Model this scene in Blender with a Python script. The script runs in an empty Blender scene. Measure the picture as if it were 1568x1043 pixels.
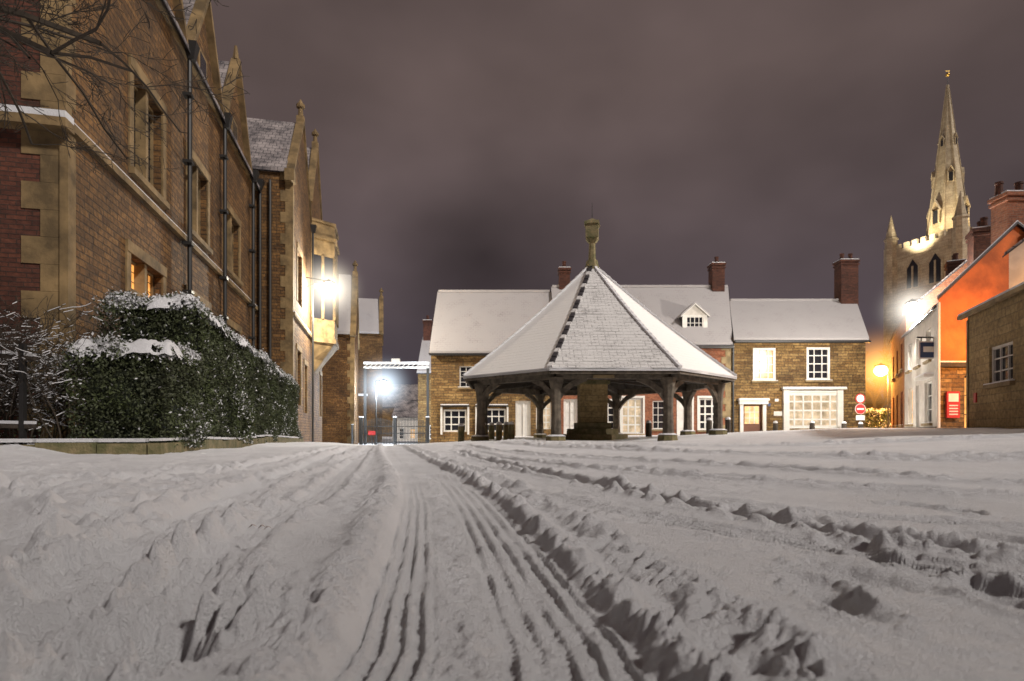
import bpy, math, random
import numpy as np
from mathutils import Vector, Matrix
random.seed(7); rng=np.random.default_rng(7)
scene=bpy.context.scene
scene.view_settings.view_transform='Standard'
try: scene.view_settings.look='None'
except Exception: pass
scene.view_settings.exposure=0
COL=scene.collection

# ------------------------------------------------------------ materials
def newmat(name):
    m=bpy.data.materials.new(name); m.use_nodes=True
    nt=m.node_tree; b=nt.nodes['Principled BSDF']; return m,nt,b
def c4(c): return (c[0],c[1],c[2],1)
def mixc(nt,a,b,f,bt='MIX'):
    n=nt.nodes.new('ShaderNodeMix'); n.data_type='RGBA'; n.blend_type=bt
    for i,v in ((6,a),(7,b)):
        if hasattr(v,'links'): nt.links.new(v,n.inputs[i])
        else: n.inputs[i].default_value=c4(v)
    if hasattr(f,'links'): nt.links.new(f,n.inputs[0])
    else: n.inputs[0].default_value=f
    return n.outputs[2]
def ramp(nt,src,p0,p1,v0=0,v1=1):
    n=nt.nodes.new('ShaderNodeMapRange'); n.inputs[1].default_value=p0; n.inputs[2].default_value=p1
    n.inputs[3].default_value=v0; n.inputs[4].default_value=v1; nt.links.new(src,n.inputs[0]); return n.outputs[0]
def math_(nt,op,a,b=None,c=None):
    n=nt.nodes.new('ShaderNodeMath'); n.operation=op
    for i,v in enumerate((a,b,c)):
        if v is None: continue
        if hasattr(v,'links'): nt.links.new(v,n.inputs[i])
        else: n.inputs[i].default_value=v
    return n.outputs[0]
def noisef(nt,scale,detail=4,vec=None,rough=.6):
    n=nt.nodes.new('ShaderNodeTexNoise'); n.inputs['Scale'].default_value=scale; n.inputs['Detail'].default_value=detail
    n.inputs['Roughness'].default_value=rough
    if vec is None:
        tc=nt.nodes.new('ShaderNodeTexCoord'); vec=tc.outputs['Object']
    nt.links.new(vec,n.inputs['Vector']); return n.outputs['Fac']
def bump(nt,b,h,strength,dist):
    n=nt.nodes.new('ShaderNodeBump'); n.inputs['Strength'].default_value=strength; n.inputs['Distance'].default_value=dist
    nt.links.new(h,n.inputs['Height']); nt.links.new(n.outputs[0],b.inputs['Normal'])
def plain(name,c,rough=.7,ns=6,var=.35,bs=.3,bd=.01,c2=None,metal=0):
    m,nt,b=newmat(name)
    f=noisef(nt,ns,6); f2=ramp(nt,f,.35,.65)
    d=c2 if c2 else tuple(x*(1-var) for x in c)
    nt.links.new(mixc(nt,d,c,f2),b.inputs['Base Color'])
    b.inputs['Roughness'].default_value=rough; b.inputs['Metallic'].default_value=metal
    bump(nt,b,noisef(nt,ns*6,4),bs,bd); return m
def masonry(name,ca,cb,mort,bw,bh,ms=.012,var=.5,warp=.03,bd=.015):
    m,nt,b=newmat(name)
    tc=nt.nodes.new('ShaderNodeTexCoord'); uv=tc.outputs['UV']
    nn=nt.nodes.new('ShaderNodeTexNoise'); nn.inputs['Scale'].default_value=3; nn.inputs['Detail'].default_value=3
    nt.links.new(uv,nn.inputs['Vector'])
    sub=nt.nodes.new('ShaderNodeVectorMath'); sub.operation='SUBTRACT'; sub.inputs[1].default_value=(.5,.5,.5)
    nt.links.new(nn.outputs['Color'],sub.inputs[0])
    sc=nt.nodes.new('ShaderNodeVectorMath'); sc.operation='SCALE'; sc.inputs['Scale'].default_value=warp
    nt.links.new(sub.outputs[0],sc.inputs[0])
    ad=nt.nodes.new('ShaderNodeVectorMath'); ad.operation='ADD'
    nt.links.new(uv,ad.inputs[0]); nt.links.new(sc.outputs[0],ad.inputs[1])
    br=nt.nodes.new('ShaderNodeTexBrick'); nt.links.new(ad.outputs[0],br.inputs['Vector'])
    br.inputs['Scale'].default_value=1; br.inputs['Brick Width'].default_value=bw; br.inputs['Row Height'].default_value=bh
    br.inputs['Mortar Size'].default_value=ms; br.inputs['Mortar Smooth'].default_value=.3
    br.inputs['Color1'].default_value=c4(ca); br.inputs['Color2'].default_value=c4(cb); br.inputs['Mortar'].default_value=c4(mort)
    br.offset=.5; br.squash=1.3; br.squash_frequency=3
    big=ramp(nt,noisef(nt,.7,5,uv),.3,.7,1-var*.6,1.15)
    fine=ramp(nt,noisef(nt,9,5,uv),.3,.7,1-var*.6,1.25)
    mm=math_(nt,'MULTIPLY',big,fine)
    vm=nt.nodes.new('ShaderNodeVectorMath'); vm.operation='SCALE'; nt.links.new(br.outputs['Color'],vm.inputs[0]); nt.links.new(mm,vm.inputs['Scale'])
    nt.links.new(vm.outputs[0],b.inputs['Base Color']); b.inputs['Roughness'].default_value=.9
    inv=math_(nt,'MULTIPLY_ADD',br.outputs['Fac'],-1.0,fine)
    bump(nt,b,inv,.9,bd); return m
def emis(name,c,s,base=(0,0,0)):
    m,nt,b=newmat(name); b.inputs['Base Color'].default_value=c4(base)
    b.inputs['Emission Color'].default_value=c4(c); b.inputs['Emission Strength'].default_value=s; return m
def litglass(name,c,s):
    m,nt,b=newmat(name); b.inputs['Base Color'].default_value=(.1,.08,.05,1); b.inputs['Roughness'].default_value=.2
    f=ramp(nt,noisef(nt,2.2,3),.3,.7,.35,1.2)
    b.inputs['Emission Color'].default_value=c4(c); nt.links.new(math_(nt,'MULTIPLY',f,s),b.inputs['Emission Strength']); return m
def snowroof(name,base,slate,cover,bw=.3,bh=.22,soft=.3,k=.22):
    m,nt,b=newmat(name)
    tc=nt.nodes.new('ShaderNodeTexCoord'); uv=tc.outputs['UV']
    br=nt.nodes.new('ShaderNodeTexBrick'); nt.links.new(uv,br.inputs['Vector'])
    br.inputs['Scale'].default_value=1; br.inputs['Brick Width'].default_value=bw; br.inputs['Row Height'].default_value=bh
    br.inputs['Mortar Size'].default_value=.02; br.inputs['Mortar Smooth'].default_value=.6
    n1=noisef(nt,1.1,6,uv,.65); n2=noisef(nt,14,5,uv)
    a=math_(nt,'MULTIPLY_ADD',br.outputs['Fac'],k,n1)
    a2=math_(nt,'MULTIPLY_ADD',n2,.45,a)
    f=ramp(nt,a2,cover,cover+soft)
    nt.links.new(mixc(nt,base,slate,f),b.inputs['Base Color']); b.inputs['Roughness'].default_value=.95
    bump(nt,b,a2,.5,-.03); return m
def snowmat(name,c=(.88,.88,.90)):
    m,nt,b=newmat(name)
    f=ramp(nt,noisef(nt,1.3,6),.35,.7)
    nt.links.new(mixc(nt,tuple(x*.88 for x in c),c,f),b.inputs['Base Color'])
    b.inputs['Roughness'].default_value=.95
    b.inputs['Specular IOR Level'].default_value=.08
    a=noisef(nt,30,10,None,.8); a2=noisef(nt,190,4,None,.7)
    bump(nt,b,math_(nt,'MULTIPLY_ADD',a2,.45,a),1.,.035); return m
SNOW=snowmat('snow')
IRON=masonry('ironstone_wall',(.125,.058,.016),(.25,.125,.036),(.08,.045,.018),.34,.135,.014,1.0)
IRON2=masonry('ironstone_house_wall',(.19,.10,.03),(.40,.25,.09),(.12,.075,.035),.42,.15,.016,1.0)
DBRICK=masonry('dark_red_brick',(.065,.02,.011),(.12,.038,.02),(.045,.024,.016),.23,.08,.008,.7)
RBRICK=masonry('red_brick',(.24,.075,.035),(.34,.12,.055),(.28,.18,.12),.23,.08,.008,.6)
LIME=plain('limestone_dressing',(.34,.25,.13),.88,2.2,.5,.6,.015)
SLIME=plain('weathered_limestone',(.27,.18,.08),.9,1.6,.65,.7,.02)
CHURCH=masonry('church_limestone',(.40,.32,.22),(.5,.42,.29),(.3,.24,.16),.9,.4,.02,.6)
RUBBLE=masonry('pale_stone_wall',(.33,.23,.10),(.44,.32,.15),(.27,.2,.10),.45,.2,.012,.7)
ORANGE=plain('orange_render',(.60,.15,.03),.85,1.2,.5,.5,.02)
WHITE=plain('white_paint',(.75,.73,.68),.5,4,.12,.1,.003)
WRENDER=plain('white_render',(.66,.62,.56),.8,3,.2,.2,.005)
SLATE=plain('dark_slate',(.05,.045,.05),.6,5,.4,.5,.02)
ROOFA=snowroof('snowy_slate_roof',(.37,.35,.35),(.15,.13,.125),.86,.28,.17,.4,.16)
ROOFX=snowroof('snow_thin_on_stone_slates',(.66,.645,.63),(.19,.18,.175),.78,.24,.14,.34,.2)
ROOFW=snowroof('snow_thick_on_stone_slates',(.84,.83,.81),(.70,.68,.66),1.0,.26,.14,.3,.05)
ROOFD=snowroof('snowy_dark_slates',(.33,.29,.28),(.045,.04,.045),.60,.3,.3)
TIMBER=plain('weathered_oak',(.16,.13,.095),.85,5,.6,.8,.03)
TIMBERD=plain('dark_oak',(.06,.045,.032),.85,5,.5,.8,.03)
STONE=plain('mossy_stone',(.24,.19,.10),.9,5,.5,.7,.03,(.10,.10,.04))
GLASS,_,_b=newmat('dark_glass'); _b.inputs['Base Color'].default_value=(.02,.02,.025,1); _b.inputs['Roughness'].default_value=.08
IRONW,_,_b=newmat('black_iron'); _b.inputs['Base Color'].default_value=(.015,.014,.013,1); _b.inputs['Roughness'].default_value=.5
LITO=litglass('lit_window_orange',(1,.40,.09),1.4)
LITW=litglass('lit_window_warm',(1,.58,.25),1.5)
LITC=litglass('curtained_window',(1,.76,.5),.75)
LEAF,nt,b=newmat('hedge_leaf')
f=ramp(nt,noisef(nt,18,3),.35,.65); f2=ramp(nt,noisef(nt,1.6,3),.3,.7)
nt.links.new(mixc(nt,mixc(nt,(.018,.024,.008),(.085,.11,.03),f),(.032,.036,.016),f2),b.inputs['Base Color']); b.inputs['Roughness'].default_value=.7
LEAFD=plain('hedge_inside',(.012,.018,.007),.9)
TWIG=plain('bare_twig',(.045,.032,.02),.85,12,.4)
RED=plain('red_sign_paint',(.5,.03,.03),.5,3,.1,.05,.002)
BLUE=plain('blue_sign_paint',(.03,.06,.15),.5,3,.1,.05,.002)
DOORP=plain('brown_door_paint',(.16,.06,.03),.5,3,.2,.1,.003)
GOLD=plain('gilded_ball',(.7,.45,.12),.3,3,.1,.05,.002,None,1)

# ------------------------------------------------------------ mesh builder
class MB:
    def __init__(s,o=(0,0,0),U=None):
        s.o=Vector(o); s.v=[]; s.f=[]; s.m=[]; s.mats=[]
        if U is None: s.U=Vector((1,0,0)); s.N=Vector((0,1,0))
        else:
            s.U=Vector((U[0],U[1],0)).normalized(); s.N=Vector((s.U.y,-s.U.x,0))
    def T(s,p): return s.o+s.U*p[0]+s.N*p[1]+Vector((0,0,p[2]))
    def mi(s,m):
        if m not in s.mats: s.mats.append(m)
        return s.mats.index(m)
    def poly(s,pts,m):
        n=len(s.v); s.v+= [s.T(p) for p in pts]; s.f.append(list(range(n,n+len(pts)))); s.m.append(s.mi(m))
    def hexa(s,p,m):
        n=len(s.v); s.v+=[s.T(q) for q in p]; k=s.mi(m)
        for f in ((0,1,2,3),(4,5,6,7),(0,1,5,4),(1,2,6,5),(2,3,7,6),(3,0,4,7)):
            s.f.append([n+i for i in f]); s.m.append(k)
    def box(s,u0,u1,v0,v1,z0,z1,m):
        s.hexa([(u0,v0,z0),(u1,v0,z0),(u1,v1,z0),(u0,v1,z0),(u0,v0,z1),(u1,v0,z1),(u1,v1,z1),(u0,v1,z1)],m)
    def beam(s,p,q,w,h,m,w2=None,h2=None):
        p=Vector(p); q=Vector(q); d=(q-p).normalized()
        a=d.cross(Vector((0,0,1)))
        if a.length<.01: a=Vector((1,0,0))
        a.normalize(); b=a.cross(d).normalized(); w2=w2 or w; h2=h2 or h
        P=[p-a*w/2-b*h/2,p+a*w/2-b*h/2,p+a*w/2+b*h/2,p-a*w/2+b*h/2]
        Q=[q-a*w2/2-b*h2/2,q+a*w2/2-b*h2/2,q+a*w2/2+b*h2/2,q-a*w2/2+b*h2/2]
        s.hexa(P+Q,m)
    def prism(s,c,r0,r1,z0,z1,n,m,rot=0,cap=True):
        k=s.mi(m); b=len(s.v)
        for r,z in ((r0,z0),(r1,z1)):
            for i in range(n):
                a=rot+2*math.pi*i/n; s.v.append(s.T((c[0]+r*math.cos(a),c[1]+r*math.sin(a),z)))
        for i in range(n):
            j=(i+1)%n; s.f.append([b+i,b+j,b+n+j,b+n+i]); s.m.append(k)
        if cap:
            s.f.append([b+i for i in range(n)]); s.m.append(k); s.f.append([b+n+i for i in range(n)]); s.m.append(k)
    def lathe(s,c,prof,n,m,rot=0):
        for (r0,z0),(r1,z1) in zip(prof,prof[1:]): s.prism(c,max(r0,.001),max(r1,.001),z0,z1,n,m,rot,False)
    def wall(s,u0,u1,z0,z1,ops,m,dep=.16,v=0):
        us=sorted({u0,u1,*[o[0] for o in ops],*[o[1] for o in ops]}); zs=sorted({z0,z1,*[o[2] for o in ops],*[o[3] for o in ops]})
        for a,b in zip(us,us[1:]):
            for c,d in zip(zs,zs[1:]):
                mu,mz=(a+b)/2,(c+d)/2
                if any(o[0]<mu<o[1] and o[2]<mz<o[3] for o in ops): continue
                s.poly([(a,v,c),(b,v,c),(b,v,d),(a,v,d)],m)
        for a,b,c,d in [o[:4] for o in ops]:
            s.poly([(a,v,c),(a,v-dep,c),(a,v-dep,d),(a,v,d)],m); s.poly([(b,v,c),(b,v-dep,c),(b,v-dep,d),(b,v,d)],m)
            s.poly([(a,v,c),(b,v,c),(b,v-dep,c),(a,v-dep,c)],m); s.poly([(a,v,d),(b,v,d),(b,v-dep,d),(a,v-dep,d)],m)
    def window(s,a,b,c,d,cols,rows,fm,gm,dep=.16,v=0,fw=.06,mw=.03,sill=None,surround=None,sw=.14):
        g=v-dep+.002
        s.poly([(a,g,c),(b,g,c),(b,g,d),(a,g,d)],gm)
        f0,f1=g+.004,g+.06
        s.box(a,a+fw,f0,f1,c,d,fm); s.box(b-fw,b,f0,f1,c,d,fm)
        s.box(a+fw,b-fw,f0,f1,c,c+fw,fm); s.box(a+fw,b-fw,f0,f1,d-fw,d,fm)
        for i in range(1,cols):
            x=a+(b-a)*i/cols; s.box(x-mw/2,x+mw/2,f0,f1-.012,c+fw,d-fw,fm)
        for i in range(1,rows):
            z=c+(d-c)*i/rows; s.box(a+fw,b-fw,f0,f1-.02,z-mw/2,z+mw/2,fm)
        if surround:
            p=v+.03
            s.box(a-sw,a,v-.02,p,c,d,surround); s.box(b,b+sw,v-.02,p,c,d,surround)
            s.box(a-sw,b+sw,v-.02,p+.02,d,d+sw*1.2,surround)
        if sill:
            s.box(a-.1,b+.1,v-.02,v+.1,c-.1,c-.001,sill); s.box(a-.09,b+.09,v-.01,v+.095,c,c+.025,SNOW)
    def gableroof(s,u0,u1,vf,vb,ze,zr,rm,oh=.25,th=.12,skf=(0,0),under=SLATE):
        vm=(vf+vb)/2; sl=(zr-ze)/(vf-vm)
        for (ve,sg) in ((vf,1),(vb,-1)):
            e=ve+sg*oh; z=ze-sl*oh
            for (m,o,t,ins) in ((under,0,.05,0),(rm,.052,th,.03)):
                a0=u0-.1+ins; a1=u1+.1-ins; ee=e-sg*ins
                s.hexa([(a0,ee,z+o+ins*sl),(a1,ee,z+o+ins*sl),(a1+skf[1],vm,zr+o),(a0+skf[0],vm,zr+o),
                        (a0,ee,z+o+t+ins*sl),(a1,ee,z+o+t+ins*sl),(a1+skf[1],vm,zr+o+t),(a0+skf[0],vm,zr+o+t)],m)
        s.box(u0+skf[0],u1+skf[1],vm-.1,vm+.1,zr+.1,zr+.22+th*.2,rm)
    def emit(s,name,parent=None,smooth=False):
        me=bpy.data.meshes.new(name); me.from_pydata([tuple(v) for v in s.v],[],s.f)
        for m in s.mats: me.materials.append(m)
        me.polygons.foreach_set('material_index',s.m)
        uv=me.uv_layers.new(name='UVMap'); data=np.zeros(len(me.loops)*2,dtype=np.float32)
        vs=[v.co for v in me.vertices]
        for p in me.polygons:
            n=p.normal
            if abs(n.z)>.97: t=Vector((1,0,0)); b=Vector((0,1,0))
            else:
                t=Vector((0,0,1)).cross(n).normalized(); 
                if t.x+ .01*t.y<0: t=-t
                b=n.cross(t); b=b if b.z>0 else -b
            for li,vi in zip(p.loop_indices,p.vertices):
                data[2*li]=vs[vi].dot(t); data[2*li+1]=vs[vi].dot(b)
        uv.data.foreach_set('uv',data)
        if smooth: me.polygons.foreach_set('use_smooth',[True]*len(me.polygons))
        o=bpy.data.objects.new(name,me); COL.objects.link(o)
        if parent: o.parent=parent
        return o
def empty(name,loc=(0,0,0)):
    e=bpy.data.objects.new(name,None); e.empty_display_size=.3; COL.objects.link(e); return e

# ------------------------------------------------------------ terrain
def S(t):
    t=np.clip(t,0,1); return t*t*(3-2*t)
def base(X,Y):
    r=.36*S((X-3)/8)*(1-.85*S((Y-20)/12))
    l=-.022*np.clip(Y-10,0,35)*S(-X/5)
    bed=.12*S((-X-5.6)/.8)*S((Y-4)/3)*(1-S((Y-20)/6))
    return r+l+bed
def gz(x,y): return float(base(np.array(float(x)),np.array(float(y))))
def vn(x,y,seed):
    xi=np.floor(x); yi=np.floor(y); fx=x-xi; fy=y-yi; fx=fx*fx*(3-2*fx); fy=fy*fy*(3-2*fy)
    xi=xi.astype(np.int64); yi=yi.astype(np.int64)
    def h(a,b):
        k=(a*374761393+b*668265263+seed*974711)&0xffffffff
        k=((k^(k>>13))*1274126177)&0xffffffff; k=k^(k>>16); return (k&0xffff)/65535.
    a=h(xi,yi); b=h(xi+1,yi); c=h(xi,yi+1); d=h(xi+1,yi+1)
    return (a*(1-fx)+b*fx)*(1-fy)+(c*(1-fx)+d*fx)*fy-.5
def build_ground():
    g=np.geomspace(.02,500,70); s=np.concatenate([-(1.15+g)[::-1],np.linspace(-1.15,1.15,980),1.15+g])
    r1=-np.geomspace(.3,60,30)[::-1]; r2=np.linspace(-.28,.38,24); r3=.4*np.exp(np.arange(0,int(math.log(60/.4)/.0055))*.0055); r4=np.geomspace(62,900,40)
    Yr=np.concatenate([r1,r2,r3,r4])
    Sg,Y=np.meshgrid(s,Yr); X=Sg*(np.maximum(Y,0)+.6)
    sp=.0040*np.maximum(Y,.5)
    Z=base(X,Y).copy()
    def wt(lam): return np.clip(1.6-sp*3.2/lam,0,1)
    def oc(lam,amp,seed,rot=.5):
        c,q=math.cos(rot+seed),math.sin(rot+seed)
        return wt(lam)*amp*vn((X*c-Y*q)/lam,(X*q+Y*c)/lam,seed)
    def cl(lam,amp,seed):
        c,q=math.cos(seed*1.7),math.sin(seed*1.7)
        return wt(lam)*amp*(np.abs(vn((X*c-Y*q)/lam,(X*q+Y*c)/lam,seed))*4-1)
    left=S((-X-.35)/.3)
    Z+=oc(3.2,.05,1)+oc(1.2,.022,2)+oc(.5,.010,3)+left*oc(.33,.022,23)
    Z+=oc(1.7,.05,71)*S((Y-6)/6)
    dist=S((vn(X/.5,Y/.8,11)+.18+.12*left)*3.5)
    lump=cl(.13,.008,4)+oc(.075,.016,15)+cl(.055,.008,5)+oc(.035,.012,16)+cl(.026,.006,6)+cl(.013,.0035,12)
    grain=cl(.09,.0022,7)+oc(.045,.0045,8)+oc(.02,.003,13)+oc(.011,.0024,14)
    amt=dist*(.45+.65*left)
    Z+=grain+lump*amt
    def cat(P,n=10):
        P=[np.array(p,float) for p in P]; Q=[2*P[0]-P[1]]+P+[2*P[-1]-P[-2]]; out=[]
        for i in range(1,len(Q)-2):
            for t in np.linspace(0,1,n,endpoint=False):
                a,b,c,d=Q[i-1:i+3]; out.append(.5*((2*b)+(c-a)*t+(2*a-5*b+4*c-d)*t*t+(3*b-3*c+d-a)*t**3))
        out.append(P[-1]); return np.array(out)
    def sdist(P,n=8):
        C=cat(P,n); best=np.full(X.shape,1e9); sg=np.zeros(X.shape)
        for a,b in zip(C[:-1],C[1:]):
            d=b-a; L=d@d; t=np.clip(((X-a[0])*d[0]+(Y-a[1])*d[1])/L,0,1)
            ex=X-a[0]-t*d[0]; ey=Y-a[1]-t*d[1]; q=ex*ex+ey*ey
            m=q<best; best=np.where(m,q,best); sg=np.where(m,np.sign(ex*d[1]-ey*d[0]),sg)
        return np.sqrt(best)*sg
    main=[(.03,-3),(.01,-.5),(-.02,.7),(-.055,1.12),(-.29,2.7),(-.66,4.5),(-1.75,9),(-2.95,14.5),(-4.3,20.5),(-6.6,31),(-10,46)]
    d=sdist(main)
    fade=1-.5*S((Y-10)/20)
    wob=oc(.25,.02,21)+oc(.08,.014,22)
    inside=1-S((np.abs(d+wob*.5)-.205)/.035)
    Z-=inside*.026*fade
    Z-= lump*amt*.95*inside
    mid=np.exp(-((d+.045)/.04)**2)*inside
    Z+=mid*(.006+lump*.9)
    for (c0,hw,per,sd) in ((-.150,.052,.031,3),(.105,.088,.040,4)):
        e=d-c0+oc(.3,.006,34+sd); ins=1-S((np.abs(e)-hw)/.012); w=np.clip(1.6-sp*3/per,0,1)
        brk=np.clip(.15+1.6*(vn(X/.05,Y/.13,31+sd)+.5),0,1.15)
        rib=np.abs(np.mod(e/per+.5,1)-.5)*2
        Z+=ins*(-.008+ .011*S((rib-.3)/.35)*brk)*w
        tread=np.abs(np.mod(Y/.022+np.sign(e)*e/.03,1)-.5)*2
        Z+=ins*S((tread-.3)/.4)*.0020*np.clip(1.6-sp*3/.022,0,1)
        Z+=ins*(cl(.02,.0022,33)+oc(.05,.004,35))
    bm=np.exp(-((d-.258+wob)/.034)**2)
    Z+=bm*(.012+.014*(vn(X/.07,Y/.1,41)+.5)*2)*fade+bm*lump*1.1
    bl=np.exp(-((d+.285+wob)/.065)**2)
    Z+=bl*(.020+.018*(vn(X/.12,Y/.2,42)+.5)*2)*fade+bl*lump*.8
    Z-=.014*np.exp(-((d-.335+wob)/.04)**2)
    b2=np.exp(-((d-.43+wob)/.045)**2)
    Z+=b2*(.009+.014*(vn(X/.08,Y/.12,43)+.5))*fade+b2*lump
    Z+=lump*.9*np.exp(-((d-.34)/.10)**2)
    ruts=[([(-.9,9.5),(-.2,6),(.45,3.6),(.9,2.1),(1.28,1.35),(2.0,.5),(3,-1)],.065,.036,.022,.5),
          ([(-1.0,12),(.5,7.5),(1.8,5.1),(2.9,3.5),(4.5,2)],.09,.042,.03,.5),
          ([(0,13),(2.2,8.4),(4.2,6.1),(7,4.6)],.11,.05,.04,.5),
          ([(-.1,17),(4,11),(9,8.3)],.13,.05,.05,.5),
          ([(-.6,4.3),(.25,2.55),(.8,1.65),(1.15,1.05),(1.6,.3)],.08,.014,.006,1.3),
          ([(-.3,5.2),(.7,2.9),(1.6,1.9),(2.6,1.3)],.08,.016,.008,1.3),
          ([(-.5,7.5),(.9,4.3),(2.2,2.9),(3.6,2.1)],.08,.022,.016,1.0),
          ([(-.5,14),(2.6,7.6),(4.6,5.2),(6.5,4)],.10,.03,.03,.7),
          ([(-.9,10.5),(.1,6.6),(1.2,4.3),(2.3,3.0),(3.9,1.9)],.07,.02,.014,.9),
          ([(-.75,-.5),(-.8,.8),(-1.15,2.1),(-1.55,3.9),(-2.6,9),(-4.9,20)],.10,.032,.022,.7),
          ([(-3.6,1.2),(-2.9,2.4),(-2.35,3.8),(-2.9,9),(-5.1,20)],.10,.03,.022,.7),
          ([(-1.9,.6),(-1.5,2.2),(-1.5,3.9),(-2.2,9)],.07,.022,.018,.7),
          ([(-.55,.4),(-.75,1.6),(-1.0,3.2),(-1.6,6),(-2.9,12)],.07,.02,.014,1.0),
          ([(-1.2,.3),(-1.1,1.0),(-1.9,2.2),(-3.6,3.6)],.08,.026,.02,.5)]
    for i,(P,hw,dp,bmh,rb) in enumerate(ruts):
        e=sdist(P,6)+oc(.3,.03,50+i)*(.4 if rb>1 else 1)+oc(.09,.012,80+i)*(.3 if rb>1 else 1); a=np.abs(e)
        ins=1-S((a-hw*.7)/(hw*.5))
        Z-=ins*dp; w=np.clip(1.6-sp*3/.035,0,1)
        Z-=ins*lump*amt*.6
        rib=np.abs(np.mod(e/.035+.5,1)-.5)*2
        Z+=ins*w*.009*rb*S((rib-.35)/.3)*np.clip(.2+1.4*(vn(X/.06,Y/.1,90+i)+.5),0,1.2)
        bb=np.exp(-((a-hw*1.55)/(hw*.4))**2)
        Z+=bb*bmh*(.4+1.2*(vn(X/.09,Y/.09,60+i)+.5))+bb*lump*(1.1 if rb<1 else .4)
    for k in range(130):
        t=rng.uniform(0,1); yy=.9+11*t*t; xx=rng.uniform(-.85,-.40)*(yy) if k%3 else rng.uniform(.25,1.0)*yy+.3
        an=rng.uniform(-.6,.6); dx=(X-xx); dy=(Y-yy); near=(np.abs(dx)<.4)&(np.abs(dy)<.4)
        q=((dx*math.cos(an)-dy*math.sin(an))/.05)**2+((dx*math.sin(an)+dy*math.cos(an))/.12)**2
        fp=np.where(near,-.024*np.exp(-q**2)+(.007+lump*.5)*np.exp(-(q-1.9)**2),0); Z+=fp
    n0,n1=X.shape
    co=np.stack([X,Y,Z],-1).reshape(-1,3).astype(np.float32)
    idx=np.arange(n0*n1).reshape(n0,n1)
    F=np.stack([idx[:-1,:-1],idx[:-1,1:],idx[1:,1:],idx[1:,:-1]],-1).reshape(-1,4)
    me=bpy.data.meshes.new('snowy_ground'); me.vertices.add(len(co)); me.vertices.foreach_set('co',co.ravel())
    me.loops.add(F.size); me.loops.foreach_set('vertex_index',F.ravel().astype(np.int32))
    me.polygons.add(len(F)); me.polygons.foreach_set('loop_start',np.arange(0,F.size,4,dtype=np.int32))
    me.update(calc_edges=True); me.polygons.foreach_set('use_smooth',np.ones(len(F),bool))
    me.materials.append(SNOW)
    o=bpy.data.objects.new('snowy_ground',me); COL.objects.link(o)
build_ground()

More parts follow.
